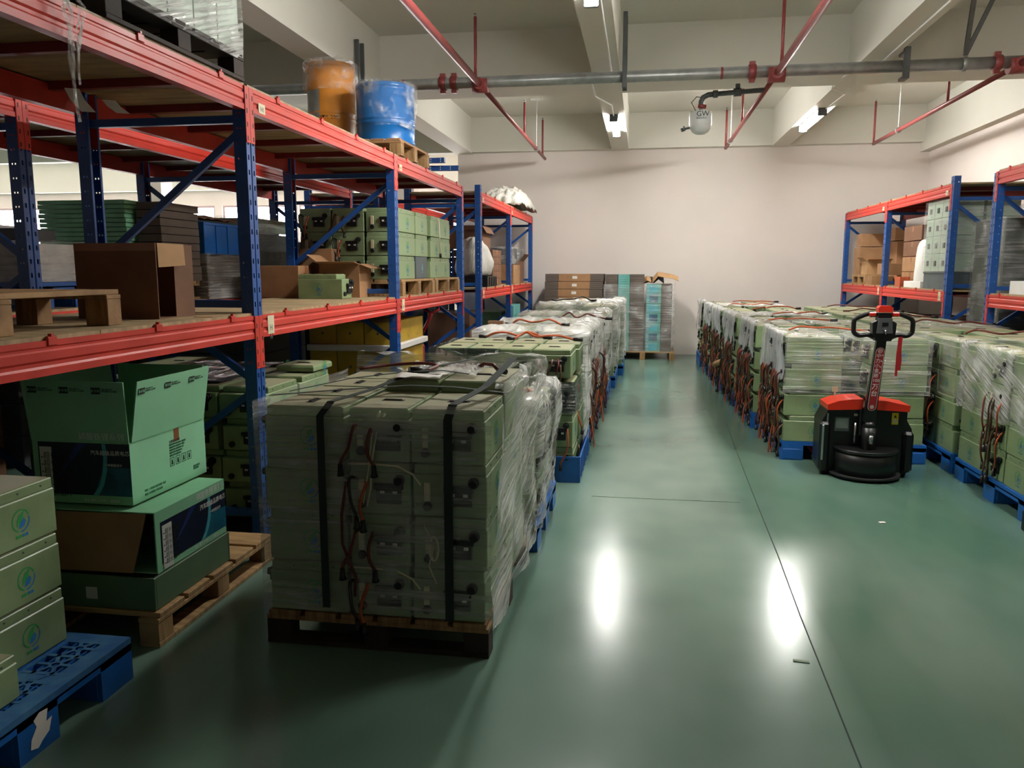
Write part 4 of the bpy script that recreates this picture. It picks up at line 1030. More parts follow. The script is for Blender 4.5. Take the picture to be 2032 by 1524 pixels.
# head with loop handles
hx, hy = A(1.1)
m = MB(); m.prism([(hx - .075, 1.05), (hx - .05, 1.005), (hx + .05, 1.005), (hx + .075, 1.05), (hx + .08, 1.13), (hx + .045, 1.15), (hx + .042, 1.2), (hx - .042, 1.2), (hx - .045, 1.15), (hx - .08, 1.13)], 1, hy - .035, hy + .035, 'black'); hd = m.obj('tiller_head', t)
MB().prism([(hx - .052, 1.06), (hx + .052, 1.06), (hx + .045, 1.165), (hx - .045, 1.165)], 1, hy - .052, hy - .034, 'greymid').obj('control_panel', hd, 'grey control panel')
m = MB(); m.box(hx - .02, hx + .02, hy - .054, hy - .051, 1.11, 1.135, 'black'); m.obj('display', hd)
m = MB(); m.tube([(hx, hy - .05, 1.085), (hx, hy - .06, 1.085)], .011, 'chrome', 10); m.tube([(hx, hy - .06, 1.083), (hx + .004, hy - .062, 1.055)], .004, 'chrome', 6); m.obj('key_switch', hd)
MB().prism([(hx - .045, 1.205), (hx + .045, 1.205), (hx + .048, 1.235), (hx + .035, 1.25), (hx - .035, 1.25), (hx - .048, 1.235)], 1, hy - .04, hy + .03, 'truckred').obj('belly_button', hd, 'red safety button')
for s in (-1, 1):
    pts = curve_pts([(hx + s * .045, hy, 1.185), (hx + s * .09, hy, 1.195), (hx + s * .15, hy, 1.175), (hx + s * .19, hy, 1.15), (hx + s * .195, hy, 1.1), (hx + s * .19, hy, 1.06), (hx + s * .155, hy, 1.04), (hx + s * .1, hy, 1.045), (hx + s * .06, hy, 1.03)])
    MB().tube(pts, .0165, 'black', 12).obj('loop_handle', hd)
    MB().box(hx + s * .075 - .025, hx + s * .075 + .025, hy - .022, hy + .022, 1.175, 1.205, 'truckred', .006).obj('thumb_switch', hd, 'red thumb switch')
m = MB(); m.ribbon([(hx + .115, hy - .02, 1.035), (hx + .11, hy - .025, .95), (hx + .118, hy - .02, .86), (hx + .112, hy - .022, .80)], (.03, .006, 0), .002, 'ribbon'); m.ribbon([(hx + .115, hy - .022, 1.035), (hx + .1, hy - .03, .93), (hx + .098, hy - .03, .76)], (.018, .004, 0), .002, 'ribbon'); m.obj('ribbon', hd, 'red cloth ribbon')
m = MB(); m.box(-.22, -.12, -.024, -.02, .33, .435, 'galvdark', .001); m.box(-.213, -.127, -.0255, -.024, .352, .425, 'galv'); m.obj('rating_plate', t)
m = MB(); m.box(.17, .215, -.0235, -.02, .39, .475, 'yellowbright'); m.box(.178, .207, -.0245, -.0235, .4, .43, 'ivory'); m.prism([(.182, .44), (.203, .44), (.1925, .462)], 1, -.0246, -.0235, 'ink'); m.obj('warning_label', t, 'yellow warning label')
MB().box(-.09, -.065, -.025, -.02, .445, .462, 'whitelabel').obj('small_label', t)
MB().box(-.315, -.3, -.066, -.06, .12, .38, 'chrome', .001).obj('edge_strip', t); MB().box(-.277, -.265, -.026, -.02, .4, .46, 'chrome', .001).obj('edge_strip', t)
t2 = thing('paper_tag', 'small cream paper tag standing on the red cover of the truck', 'tag', (1.42, 6.1, .578))
MB().box(-.02, .02, -.001, .001, .03, .07, 'cream').obj('tag_card', t2); MB().box(-.006, .006, -.001, .001, 0, .03, 'cream').obj('tag_stem', t2)
# ================================================================ NEAR THE RACK FOOT, LEFT OF THE VIEW
bp_ = plastic_pallet(-2.95, -1.83, 1.58, 2.51, 0, 'scuffed blue plastic pallet with torn paper label, nearest the viewer', h=.16, fine=True)
m = MB(); m.prism([(-.05, .03), (-.02, .02), (.0, .035), (.03, .05), (.045, .09), (.02, .085), (.03, .125), (-.005, .13), (-.03, .115), (-.02, .09), (-.045, .06)], 0, .0, .001, 'paper')
o = m.obj('torn_label', bp_, 'torn white paper label'); o.location = (.5605, .01, 0)
for k in range(3):
    bat(-2.19, 2.275, .163 + k * .205, 0, f'pale green battery box with leaf emblem, {("bottom", "middle", "top")[k]} one on the nearest blue pallet', W=.28, L=.37, H=.2, jit=.002)
bat(-2.045, 1.89, .163, 0, 'small pale green battery box standing alone before the pale stack, nearest the viewer', W=.27, L=.37, H=.145, jit=.001, style='bare')
for k in range(3):
    bat(-2.49, 2.275, .163 + k * .205, 0, f'pale green battery box, inner row, {("bottom", "middle", "top")[k]} one on the nearest blue pallet', W=.28, L=.37, H=.2, jit=.002)
NP = wood_pallet(-2.95, -1.87, 2.74, 3.75, 0, 'pale wooden pallet under the printed cartons beside the rack post', mats=('woodpale', 'woodpale'), along='x', boards=5)
# opened battery case used as a tray
t = thing('battery_tray', 'dark green opened battery case with white sticker under the printed cartons', 'battery', (-2.22, 3.06, .142))
m = MB(); X, Y, H = .325, .295, .135; d = .012
m.box(-X, X, -Y, -Y + d, 0, H, 'greendark', .002); m.box(-X, X, Y - d, Y, 0, H, 'greendark', .002); m.box(-X, -X + d, -Y + d, Y - d, 0, H, 'greendark', .002); m.box(X - d, X, -Y + d, Y - d, 0, H, 'greendark', .002); m.box(-X + d, X - d, -Y + d, Y - d, 0, .01, 'greendark'); m.obj('case', t)
MB().box(X - .09, X - .03, -Y + d, Y - d, H - .03, H - .02, 'green').obj('inner_ledge', t)
MB().box(.02, .07, -Y - .0012, -Y, .035, .085, 'whitelabel').obj('sticker', t)
m = MB(); m.tube([(.16 + .07 * math.cos(a * PI / 8), -.18 + .05 * math.sin(a * PI / 8), H - .02) for a in range(17)], .02, 'black', 8); m.obj('cable_coil', t)
m = MB(); m.tube([(-.2, -.2, H + .0), (-.05, -.22, H + .012), (.12, -.18, H - .01)], .006, 'ivory', 6); m.obj('plug_lead', t)
MB().box(-X + .03, X - .12, -.1, Y - .03, .01, H - .004, 'blackmat').obj('cell_block', t)
# printed cartons
def printed_side(m, M, w_, h_, big=True):
    """navy panel with arcs, white feature strip and lettering; M: origin at lower corner of the face, x along, y up"""
    F = lambda x0, x1, y0, y1, mt, dz=0.: flat(m, M @ Matrix.Translation((0, 0, dz)), [(x0 * w_, y0 * h_), (x1 * w_, y0 * h_), (x1 * w_, y1 * h_), (x0 * w_, y1 * h_)], mt)
    F(.06, 1, .14, .98, 'navy')
    P = lambda pts, mt, dz: flat(m, M @ Matrix.Translation((0, 0, dz)), [(x * w_, y * h_) for x, y in pts], mt, .0003)
    P([(.62, .145), (.66, .35), (.72, .6), (1, .6), (1, .145)], 'teal', .0007)
    P([(.66, .145), (.72, .32), (.76, .55), (.77, .8), (.76, .975), (.72, .975), (.73, .75), (.71, .5), (.67, .3), (.60, .145)], 'tealite', .0011)
    P([(.24, .42), (.34, .65), (.47, .975), (.56, .975), (.42, .72), (.30, .5)], 'inkblue', .0007)
    F(.075, .20, .02, .9, 'whitelabel', .0012)
    for k in range(6): F(.09, .10, .12 + k * .12, .145 + k * .12, 'ink', .0019); text_into(m, '超长循环', .03 * h_ / .25, 'ink', M @ Matrix.Translation((.108 * w_, (.115 + k * .12) * h_, .0019)), ext=.0002)
    text_into(m, '汽车超级品质电芯', .050 * w_, 'white', M @ Matrix.Translation((.60 * w_, .80 * h_, .0022)), ext=.0003)
    text_into(m, '一体智能设计', .03 * w_, 'white', M @ Matrix.Translation((.74 * w_, .62 * h_, .0022)), ext=.0003)
    text_into(m, '安全 高效 长寿命 — 新能源', .03 * w_, 'white', M @ Matrix.Translation((.5 * w_, .04 * h_, .0006)), ext=.0003)
CX0, CX1, CY0, CY1, CZ0, CZ1 = -2.47, -2.03, 2.86, 3.42, .545, .805
t = thing('printed_carton', 'mint green printed carton with raised flaps, upright on the tilted one', 'box', ((CX0 + CX1) / 2, (CY0 + CY1) / 2, CZ0), 0, 'mint green printed cartons')
X, Y, H = (CX1 - CX0) / 2, (CY1 - CY0) / 2, CZ1 - CZ0; d = .005
m = MB(); m.box(-X, X, -Y, -Y + d, 0, H, 'greencarton'); m.box(-X, X, Y - d, Y, 0, H, 'greencarton'); m.box(-X, -X + d, -Y + d, Y - d, 0, H, 'greencarton'); m.box(X - d, X, -Y + d, Y - d, 0, H, 'greencarton'); m.box(-X + d, X - d, -Y + d, Y - d, 0, d, 'cartonin'); m.obj('body', t)
FL = .25
def tape_marks(m, M, w_, n):
    for k in range(n):
        x = (.02 + k * .98 / n) * w_
        flat(m, M, [(x, 0), (x + .042, 0), (x + .042, .026), (x, .026)], 'ink')
        flat(m, M @ Matrix.Translation((0, 0, .0006)), [(x + .002, .004), (x + .011, .013), (x + .002, .022)], 'greencarton'); text_into(m, '拆箱', .014, 'greencarton', M @ Matrix.Translation((x + .013, .008, .0007)), ext=.0002)
        text_into(m, '4000-8000-44\n请勿重压小心轻放', .0085, 'ink', M @ Matrix.Translation((x + .047, .017, 0)), ext=.0002)
for nm, pts, wv in (('S', [(0, -Y, H), (0, -Y - .012, H + FL)], (2 * X, 0, 0)), ('E', [(X + .003, 0, H), (X + .045, 0, H + FL)], (0, 2 * Y - .02, 0)), ('N', [(0, Y, H), (0, Y + .02, H + FL)], (2 * X, 0, 0)), ('W', [(-X, 0, H), (-X - .03, 0, H + FL)], (0, 2 * Y, 0))):
    f = MB().ribbon(pts, wv, .005, 'greencarton').obj('flap', t)
    if nm == 'S':
        m = MB(); tape_marks(m, plane_M((-X, -Y - .0135, H + FL * .8), (1, 0, 0), (0, -.05, 1)), 2 * X, 3); m.obj('branded_tape', f, 'clear tape with dark lettering')
        m = MB(); text_into(m, '磷酸铁锂系列', .034, 'white', plane_M((.0, -Y - .006, H + .012), (1, 0, 0), (0, -.05, 1)), ext=.0003); m.obj('lettering', f, 'white lettering')
    if nm == 'E':
        m = MB(); tape_marks(m, plane_M((X + .0405, -Y + .01, H + FL * .78), (0, 1, 0), (.168, 0, 1)), 2 * Y, 3); m.obj('branded_tape', f, 'clear tape with dark lettering')
m = MB(); printed_side(m, plane_M((-X, -Y - .0004, 0), (1, 0, 0), (0, 0, 1)), 2 * X, H); m.obj('printed_panel', t, 'dark printed front with arcs and lettering')
m = MB(); Mx = plane_M((X + .0004, -Y, 0), (0, 1, 0), (0, 0, 1))
for k in range(4):
    a = .27 + k * .045
    for (p, q) in (((a, .095), (a + .034, .099)), ((a, .131), (a + .034, .135)), ((a, .099), (a + .003, .131)), ((a + .031, .099), (a + .034, .131))): flat(m, Mx, [(p[0], p[1]), (q[0], p[1]), (q[0], q[1]), (p[0], q[1])], 'inkgreen')
    flat(m, Mx, [(a + .01, .103), (a + .024, .103), (a + .02, .125), (a + .014, .125)], 'ink')
text_into(m, '主要技术参数', .014, 'ink', Mx @ Matrix.Translation((.27, .20, 0)))
for k in range(5): text_into(m, '磷酸铁锂电池组使用与储运说明'[:13 - k], .010, 'inkgreen', Mx @ Matrix.Translation((.27, .188 - k * .012, 0)))
text_into(m, '新能源科技\n服务热线', .011, 'inkgreen', Mx @ Matrix.Translation((.45, .05, 0)))
text_into(m, '地址 工业园区新能源路 电话', .012, 'inkgreen', Mx @ Matrix.Translation((.08, .035, 0))); text_into(m, '网址 中国制造 环保材料', .012, 'inkgreen', Mx @ Matrix.Translation((.08, .018, 0)))
m.obj('side_print', t, 'small dark print and handling marks')
MB().box(X, X + .0006, .03, .07, H - .06, H, 'tape').obj('tape', t)
# carton lying on its side, brown inner flap towards the viewer
t = thing('printed_carton', 'mint green carton lying on its side with brown flap hanging open', 'box', (-2.17, 3.08, .28), 0, 'mint green printed cartons')
X, Y, H = .265, .27, .255
m = MB(); m.box(-X, X, -Y, Y, 0, d, 'greencarton'); m.box(-X, X, -Y, Y, H - d, H, 'greencarton'); m.box(X - d, X, -Y, Y, d, H - d, 'greencarton'); m.box(-X, -X + d, -Y, Y, d, H - d, 'greencarton'); m.box(-X + d, X - d, Y - d, Y, d, H - d, 'cartonin'); m.obj('body', t)
m = MB(); m.add([(-X - .01, -Y - .03, .005), (X - .09, -Y - .03, .01), (X - .035, -Y - .005, H - .005), (-X - .02, -Y - .005, H - .012), (-X - .01, -Y - .025, .005), (X - .09, -Y - .025, .01), (X - .035, -Y, H - .005), (-X - .02, -Y, H - .012)], [(0, 1, 2, 3), (7, 6, 5, 4), (0, 4, 5, 1), (1, 5, 6, 2), (2, 6, 7, 3), (3, 7, 4, 0)], 'carton'); m.obj('flap', t, 'plain brown inner flap')
m = MB(); Mx = plane_M((X + .0004, -Y, .0), (0, 1, 0), (0, 0, 1)); printed_side(m, Mx, 2 * Y, H * .82); text_into(m, '磷酸铁锂系列', .036, 'white', Mx @ Matrix.Translation((.30, H * .85, .0)), ext=.0003); m.obj('printed_panel', t, 'dark printed side with arcs and lettering')

# ---- battery stack on the floor inside the rack, second bay
wood_pallet(-3.0, -1.99, 4.03, 5.12, 0, 'wooden pallet under the dark stack inside the rack, behind the near post')
for k in range(4):
    z = .142 + k * .181; ly = ORD[k] if k < 3 else 'top'
    for c in range(3):
        bat(-2.15 - c * .3, 4.24, z, 0, f'battery box, {ly} layer, {NTH[c]} column from the aisle, stack inside the rack', W=.275, L=.42, H=.172, style='plain')
    bat(-2.15, 4.70, z, 0, f'battery box, {ly} layer, further aisle side, stack inside the rack', W=.275, L=.46, H=.172, style='plain')
    if k == 3:
        for c in range(1, 3): bat(-2.15 - c * .3, 4.70, z, 0, f'battery box, top layer, further row, {NTH[c]} column, stack inside the rack', W=.275, L=.46, H=.172, style='plain')
bat(-2.14, 4.82, .142 + 4 * .181, 0, 'bright battery box lying on top of the stack inside the rack', W=.25, L=.3, H=.04, style='bare')
for c in range(3):
    tag(MB().box(-.1, .1, -.13, .13, 0, .006, 'blackmat', .001).obj('black_pad', None, None, (-2.45 - .0 * c - c * .27, 4.28 + (c % 2) * .3, .142 + 4 * .181), .1 * c), f'black rubber pad on the stack inside the rack, {("nearest the aisle", "middle one", "furthest in")[c]}', 'pad')
sheet('crumpled_film', 'dark glossy plastic over the inner part of the stack inside the rack', -2.95, -2.35, 4.05, 5.0, lambda x, y: .88, 'film_c', amp=.012, seed=90)
# dark goods in the first bays, rear row
for i, (x, y, lab) in enumerate(((-3.75, 3.0, 'first'), (-3.75, 4.6, 'second'), (-3.75, 5.7, 'third'))):
    for k in range(4):
        for c in range(1):
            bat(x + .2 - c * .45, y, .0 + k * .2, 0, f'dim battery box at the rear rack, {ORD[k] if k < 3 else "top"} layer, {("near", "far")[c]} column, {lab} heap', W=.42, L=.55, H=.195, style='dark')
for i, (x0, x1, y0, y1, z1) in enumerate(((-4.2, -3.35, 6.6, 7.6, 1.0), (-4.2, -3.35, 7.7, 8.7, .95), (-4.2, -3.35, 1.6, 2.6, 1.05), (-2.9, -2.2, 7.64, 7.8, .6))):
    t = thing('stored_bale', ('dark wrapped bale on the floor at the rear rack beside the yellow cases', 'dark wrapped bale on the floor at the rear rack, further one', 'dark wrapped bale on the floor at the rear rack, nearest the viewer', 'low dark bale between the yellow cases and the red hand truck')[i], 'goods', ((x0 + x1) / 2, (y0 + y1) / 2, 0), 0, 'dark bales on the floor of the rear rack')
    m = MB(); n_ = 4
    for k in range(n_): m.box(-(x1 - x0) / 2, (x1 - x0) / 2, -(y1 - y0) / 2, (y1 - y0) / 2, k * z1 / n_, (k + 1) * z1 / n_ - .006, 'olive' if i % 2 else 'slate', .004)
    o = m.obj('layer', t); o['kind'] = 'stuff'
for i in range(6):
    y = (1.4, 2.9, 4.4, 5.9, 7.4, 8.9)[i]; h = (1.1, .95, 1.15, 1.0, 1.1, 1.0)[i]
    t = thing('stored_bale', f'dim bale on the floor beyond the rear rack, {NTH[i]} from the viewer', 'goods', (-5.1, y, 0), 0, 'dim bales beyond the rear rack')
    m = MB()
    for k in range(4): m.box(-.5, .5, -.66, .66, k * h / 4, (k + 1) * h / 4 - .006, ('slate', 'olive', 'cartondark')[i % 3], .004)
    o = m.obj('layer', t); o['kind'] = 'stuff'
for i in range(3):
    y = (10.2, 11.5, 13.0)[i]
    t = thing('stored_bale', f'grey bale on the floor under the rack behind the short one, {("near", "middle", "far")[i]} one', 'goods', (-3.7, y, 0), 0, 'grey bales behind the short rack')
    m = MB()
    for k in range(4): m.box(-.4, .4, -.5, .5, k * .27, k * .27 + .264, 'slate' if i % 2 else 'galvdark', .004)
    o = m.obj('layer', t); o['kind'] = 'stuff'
# ---- yellow cases
wood_pallet(-2.86, -2.12, 6.56, 7.6, 0, 'wooden pallet under the yellow cases inside the rack')
carton(-2.84, -2.14, 6.58, 7.58, .142, .465, 'brown carton under the lowest white foam board of the yellow cases', mt='cartondark')
for z0, z1, lab, dx in ((.52, .80, 'lower', 0), (.855, 1.05, 'upper', 0)):
    for c in range(3):
        x0 = -2.86 + c * .25; t = thing('yellow_case', f'mustard yellow case, {lab} layer, {("innermost", "middle", "aisle side")[c]} one, between foam boards', 'case', (x0 + .125, 7.07, z0), 0, 'mustard yellow cases')
        MB().box(-.122, .122, -.5, .5, 0, z1 - z0, 'yellow', .004).obj('body', t)
        for s in range(3): MB().tube([(.1225, -.3 + s * .3, .04), (.1245, -.3 + s * .3, .04)], .006, 'galvdark', 8).obj('rivet', t)
        MB().tube([(0, -.5, (z1 - z0) * .5), (0, -.503, (z1 - z0) * .5)], .012, 'galvdark', 8).obj('stud', t)
        if c == 2 and lab == 'lower':
            q = MB(); ringm(q, plane_M((.1225, -.36, .17), (0, 1, 0), (0, 0, 1)), .05, .058, 0, 2 * PI, 'ink', 20); q.obj('round_mark', t)
for z, lab in ((.467, 'lower'), (.802, 'upper')):
    tag(MB().box(-.39, .41, -.54, .53, 0, .052, 'foam', .006).obj('foam_board', None, None, (-2.48, 7.07, z)), f'{lab} white foam board between the yellow cases', 'board', 'foam boards of the yellow cases')
# ---- red hand pallet truck behind
t = thing('hand_pallet_truck', 'dark red hand pallet truck parked under the rack beside the yellow cases', 'truck', (-2.3, 8.0, 0))
m = MB(); m.box(-.12, .12, -.1, .1, .08, .42, 'labelred', .02); m.box(-.09, .09, -.12, .0, .42, .74, 'labelred', .02); m.obj('pump_body', t)
for s in (-1, 1): MB().box(s * .17 - .075, s * .17 + .075, .1, .78, .06, .11, 'labelred', .006).obj('fork', t); MB().tube([(s * .06 - .025, -.05, .085), (s * .06 + .025, -.05, .085)], .085, 'blackmat', 16).obj('steer_wheel', t)
MB().tube([(0, -.06, .7), (.16, -.12, .98), (.2, -.14, 1.06)], .018, 'labelred', 8).obj('handle_bar', t)
MB().tube([(.12, -.14, 1.1), (.2, -.14, 1.06), (.28, -.14, 1.1), (.28, -.14, 1.14), (.12, -.14, 1.14), (.12, -.14, 1.1)], .012, 'labelred', 8).obj('handle_loop', t)

# ================================================================ MIDDLE SHELF OF THE AISLE RACK
S = 1.2745
wp = wood_pallet(-2.86, -2.12, 1.75, 3.0, S, 'rough wooden pallet on the middle shelf, nearest the viewer', mats=('wood', 'wood'), along='y', boards=6, h=.145, runners=False)
t = thing('film_roll', 'roll of white stretch film lying on the shelf pallet at the picture edge', 'roll', (-2.70, 2.56, S + .146))
MB().tube([(-.25, 0, .09), (.2, 0, .09)], .09, 'sackwhite', 24).obj('film_winding', t); MB().tube([(-.27, 0, .09), (.22, 0, .09)], .04, 'cartonin', 16).obj('core_tube', t)
t = thing('carton', 'big dark brown carton with an open side on the middle shelf', 'box', (-2.385, 3.5, S), 0, 'cardboard cartons')
X, Y, H = .205, .15, .345
m = MB(); m.box(-X, X, -Y, -Y + d, 0, H, 'cartondark'); m.box(-X, X, Y - d, Y, 0, H, 'cartondark'); m.box(-X, -X + d, -Y + d, Y - d, 0, H, 'cartondark'); m.box(-X + d, X, -Y + d, Y - d, 0, d, 'cartondark'); m.obj('body', t)
MB().box(X - .004, X, -.01, Y - d, d, H - .002, 'cartondark').obj('side_flap', t)
m = MB(); m.add([(X + .004, -Y + .01, H), (X + .03, .03, H - .002), (X + .035, .03, H - .10), (X + .006, -Y + .01, H - .11), (X, -Y + .01, H), (X + .026, .03, H - .002), (X + .031, .03, H - .10), (X + .002, -Y + .01, H - .11)], [(0, 3, 2, 1), (4, 5, 6, 7), (0, 1, 5, 4), (1, 2, 6, 5), (2, 3, 7, 6), (3, 0, 4, 7)], 'cartonin'); m.obj('torn_flap', t, 'pale torn flap')
MB().box(-X, X, -Y - .0008, -Y, H - .035, H, 'tape').obj('tape', t, 'glossy tape along the top edge')
tag(MB().box(-.05, .04, -.04, .05, 0, .003, 'cartonin', .001).obj('cardboard_piece', None, None, (-2.06, 3.55, S), .2), 'thin cardboard piece under the big brown carton', 'cardboard')
carton(-3.04, -2.70, 6.04, 6.34, S, S + .255, 'brown carton with brown tapes, front one on the shelf beside the green case', flaps=None)
carton(-2.93, -2.60, 6.5, 6.8, S, S + .40, 'pale brown carton behind the others, topmost on the shelf', flaps=None, tapes=True)
carton(-2.60, -2.26, 6.22, 6.5, S, S + .27, 'open brown carton behind the green case, flaps lifted', flaps={'W': (.13, 35), 'S': (.12, 8), 'E': (.1, -20)})
bat(-2.46, 5.98, S, 90, 'single green battery case lying on the shelf before the brown cartons', W=.2, L=.36, H=.19, style='plain')
# wooden pallets with batteries, third bay
wood_pallet(-2.93, -2.02, 6.62, 7.7, S, 'near wooden pallet under the battery stack on the middle shelf', mats=('woodpale', 'wood'), along='y')
wood_pallet(-2.93, -2.02, 7.75, 8.8, S, 'far wooden pallet under the battery stack on the middle shelf', mats=('woodpale', 'wood'), along='y')
SP = 'middle shelf stack'
for k in range(3):
    z = S + .142 + k * .202; ly = ('bottom', 'middle', 'top')[k]
    for c in range(3): bat(-2.2 - c * .295, 6.88, z, 0, f'battery box, {ly} layer, {NTH[c]} column from the aisle, front of the {SP}', W=.285, L=.5, H=.2, style='std', cab=11 + (k + c) % 2 if c else 0)
    for r in range(3):
        yy = 7.34 + r * .46 + (.08 if r > 0 else 0)
        if k == 0 and r == 0:
            t = thing('black_box', 'dark grey box with pale emblem low in the battery stack on the shelf', 'box', (-2.2, yy, z)); MB().box(-.15, .15, -.19, .19, 0, .2, 'slate', .004).obj('body', t)
            q = MB(); leaf_logo(q, plane_M((.1503, .02, .1), (0, 1, 0), (0, 0, 1)), .7, 'sheetcyan', 'sheetcyan'); q.obj('emblem', t); continue
        bat(-2.2 - (.02 if r > 1 else 0), yy, z, 0, f'battery box, {ly} layer, {NTH[r + 1]} row back, aisle side of the {SP}', W=.3, L=.42, H=.2, style='plain')
        if k == 2: bat(-2.6, yy, z, 0, f'battery box, top layer, {NTH[r + 1]} row back, inner side of the {SP}', W=.4, L=.42, H=.2, style='plain')
q = thing('plug_lead', 'cream cable with black plug hanging down the stack on the shelf', 'cable', (-2.045, 7.95, 2.0)); MB().tube([(-.05, 0, .03), (.01, 0, .0), (.015, .01, -.2), (.015, .03, -.34)], .005, 'ivory', 6).obj('cable_core', q); MB().tube([(.015, .03, -.34), (.015, .032, -.38)], .013, 'black', 8).obj('plug', q)
# rear rack, middle shelf goods seen through the frames
def wrapped_box(name, label, x0, x1, y0, y1, z0, z1, mt, fm='film_h', layers=1, group='film wrapped goods on the rear rack'):
    t = thing(name, label, 'goods', ((x0 + x1) / 2, (y0 + y1) / 2, z0), 0, group); X, Y, H = (x1 - x0) / 2, (y1 - y0) / 2, z1 - z0
    m = MB()
    for k in range(layers):
        h = H / layers; o = rnd.uniform(-.006, .006) if layers > 1 else 0; m.box(-X + .01 + o, X - .01 + o, -Y + .01, Y - .01, k * h, (k + 1) * h - (.004 if layers > 1 else 0), mt, .002)
    s = m.obj('sheet' if layers > 1 else 'body', t)
    if layers > 1: s['kind'] = 'stuff'
    if fm:
        w2 = wrap('film_cover', label, -X, X, -Y, Y, .0, H, fm, off=.006, nz=6, n=12, amp=.012, seed=int(x0 * -10) + layers, top=.2)
        for kk in ('label', 'category', 'group'):
            if kk in w2: del w2[kk]
        w2.parent = t
    return t
plastic_pallet(-4.2, -3.4, 4.03, 4.9, S, 'bright blue pallet at the rear rack, seen between the near posts', mt='plasticblue')
wrapped_box('wrapped_bale', 'pale film wrapped bale on the rear rack, seen between the near posts', -4.2, -3.45, 4.06, 4.8, S + .152, S + .375, 'sackwhite')
t = thing('plastic_crate', 'white perforated crate on the pale bale of the rear rack', 'crate', (-4.0, 4.3, S + .39)); m = MB()
for k in range(6): m.box(-.18 + k * .06, -.15 + k * .06, -.2, -.195, 0, .09, 'white'); 
m.box(-.19, .19, -.2, .2, 0, .01, 'white'); m.box(-.19, .19, -.2, -.194, .08, .1, 'white'); m.box(-.19, .19, -.2, -.194, .04, .05, 'white'); m.box(-.19, .19, .194, .2, 0, .1, 'white'); m.box(-.19, -.184, -.194, .194, 0, .1, 'white'); m.box(.184, .19, -.194, .194, 0, .1, 'white'); m.obj('shell', t)
wrapped_box('tool_case', 'black case beside the white crate on the rear rack', -3.76, -3.5, 4.1, 4.4, S + .39, S + .46, 'black', None)
wood_pallet(-4.25, -3.36, 4.98, 5.95, S, 'wooden pallet under the green sheets on the rear rack')
wrapped_box('sheet_stack', 'tall stack of green and brown sheets on the rear rack, edges showing', -4.15, -3.47, 5.02, 5.5, S + .142, S + .70, 'sheetgreen', None, 18)
wrapped_box('sheet_stack', 'brown board stack beside the green sheets on the rear rack', -3.46, -3.26, 5.1, 5.6, S + .142, S + .69, 'greycarton', None, 10)
wrapped_box('sheet_stack', 'film wrapped brown board stack on the rear rack, below the blue crates', -3.44, -3.0 - .3 + .02, 5.7, 6.3, S + .0, S + .33, 'greycarton', 'film_h', 16)
wrapped_box('sheet_stack', 'film wrapped brown sheets with paper notes, under the dark blue crate', -4.1, -3.5, 5.98, 6.4, S + .0, S + .33, 'carton', 'film_h', 14)
wood_pallet(-4.2, -3.3, 6.55, 7.6, S, 'wooden pallet under the wrapped dark goods on the rear rack')
wrapped_box('wrapped_bale', 'dark film wrapped bale on the rear rack, between the two front posts', -4.15, -3.35, 6.6, 7.5, S + .142, S + .54, 'galvdark', 'film_h')
wrapped_box('wrapped_bale', 'pale green ribbed goods in film on top of the dark bale', -4.0, -3.4, 6.7, 7.4, S + .56, S + .68, 'palegreen', 'film_h')
for i, (x0, x1) in enumerate(((-4.1, -3.62), (-3.6, -3.31))):
    crate(x0, x1, 5.72 + .3 * (i == 0), 6.25 + .15 * (i == 0), S + .345, .24, ('broad blue crate over wrapped sheets on the rear rack', 'narrow blue crate beside it over the wrapped boards of the rear rack')[i])
sheet('dark_cover', 'sagging dark brown board cover over the blue crates on the rear rack', -4.1, -3.3, 5.6, 6.3, lambda x, y: S + .6 + .1 * (-x - 3.3), 'cartondark', cat='cover', amp=.02, seed=95, th=.006, n=12)
for i in range(2):
    wrapped_box('wrapped_bale', ('grey bale further along the rear rack', 'second grey bale further along the rear rack')[i], -4.15, -3.35, 7.75 + i * .0 if i == 0 else 2.0, 8.7 if i == 0 else 2.9, S, S + .5, 'slate', 'film_h')

# ================================================================ TOP SHELF OF THE AISLE RACK
T = 2.4345
wood_pallet(-2.96, -2.0, 2.86, 3.92, T, 'dark wooden pallet on the top shelf under the pale green cartons', mats=('wooddark', 'wooddark'), h=.135)
for k in range(5):
    y = 2.88 + k * .206
    for c in range(2):
        x = -2.24 - c * .46
        t = thing('tall_carton', f'pale green tall carton on the top shelf, {NTH[k]} from near end, {("aisle side", "inner side")[c]}', 'box', (x, y + .103, T + .137), 0, 'pale green tall cartons on the top shelf')
        MB().box(-.225, .225, -.101, .101, 0, .62, 'palegreen', .003).obj('body', t); MB().box(-.2, .2, -.0012, .0012, .619, .6205, 'blackmat').obj('seam', t)
wrap('stretch_film', 'glossy film round the pale green cartons on the top shelf', -2.93, -2.01, 2.88, 3.91, T + .1, T + .75, 'film_d', off=.008, sides='SEN', nz=12, n=30, amp=.01, seed=80, group='stretch film on the top shelf')
t = thing('film_tail', 'torn twisted film tail hanging over the top beam', 'plastic film', (-1.985, 2.62, T), 0)
q = random.Random(4)
for j in range(7):
    ln = q.uniform(.08, .34) if j else .42; x0 = q.uniform(-.05, .08)
    pts = [(-.05 - q.random() * .1, x0, .015), (0.0, x0, .008), (.018, x0 + .01, -.02)]
    for k in range(1, 7): pts.append((.02 + .008 * math.sin(k * 2 + j), x0 * (1 - k / 8) + .015 * math.sin(k * 1.3 + j), -ln * k / 6))
    MB().ribbon(pts, (0, .018 - .001 * j, .004), .0012, 'film_c').obj('film_strip', t)
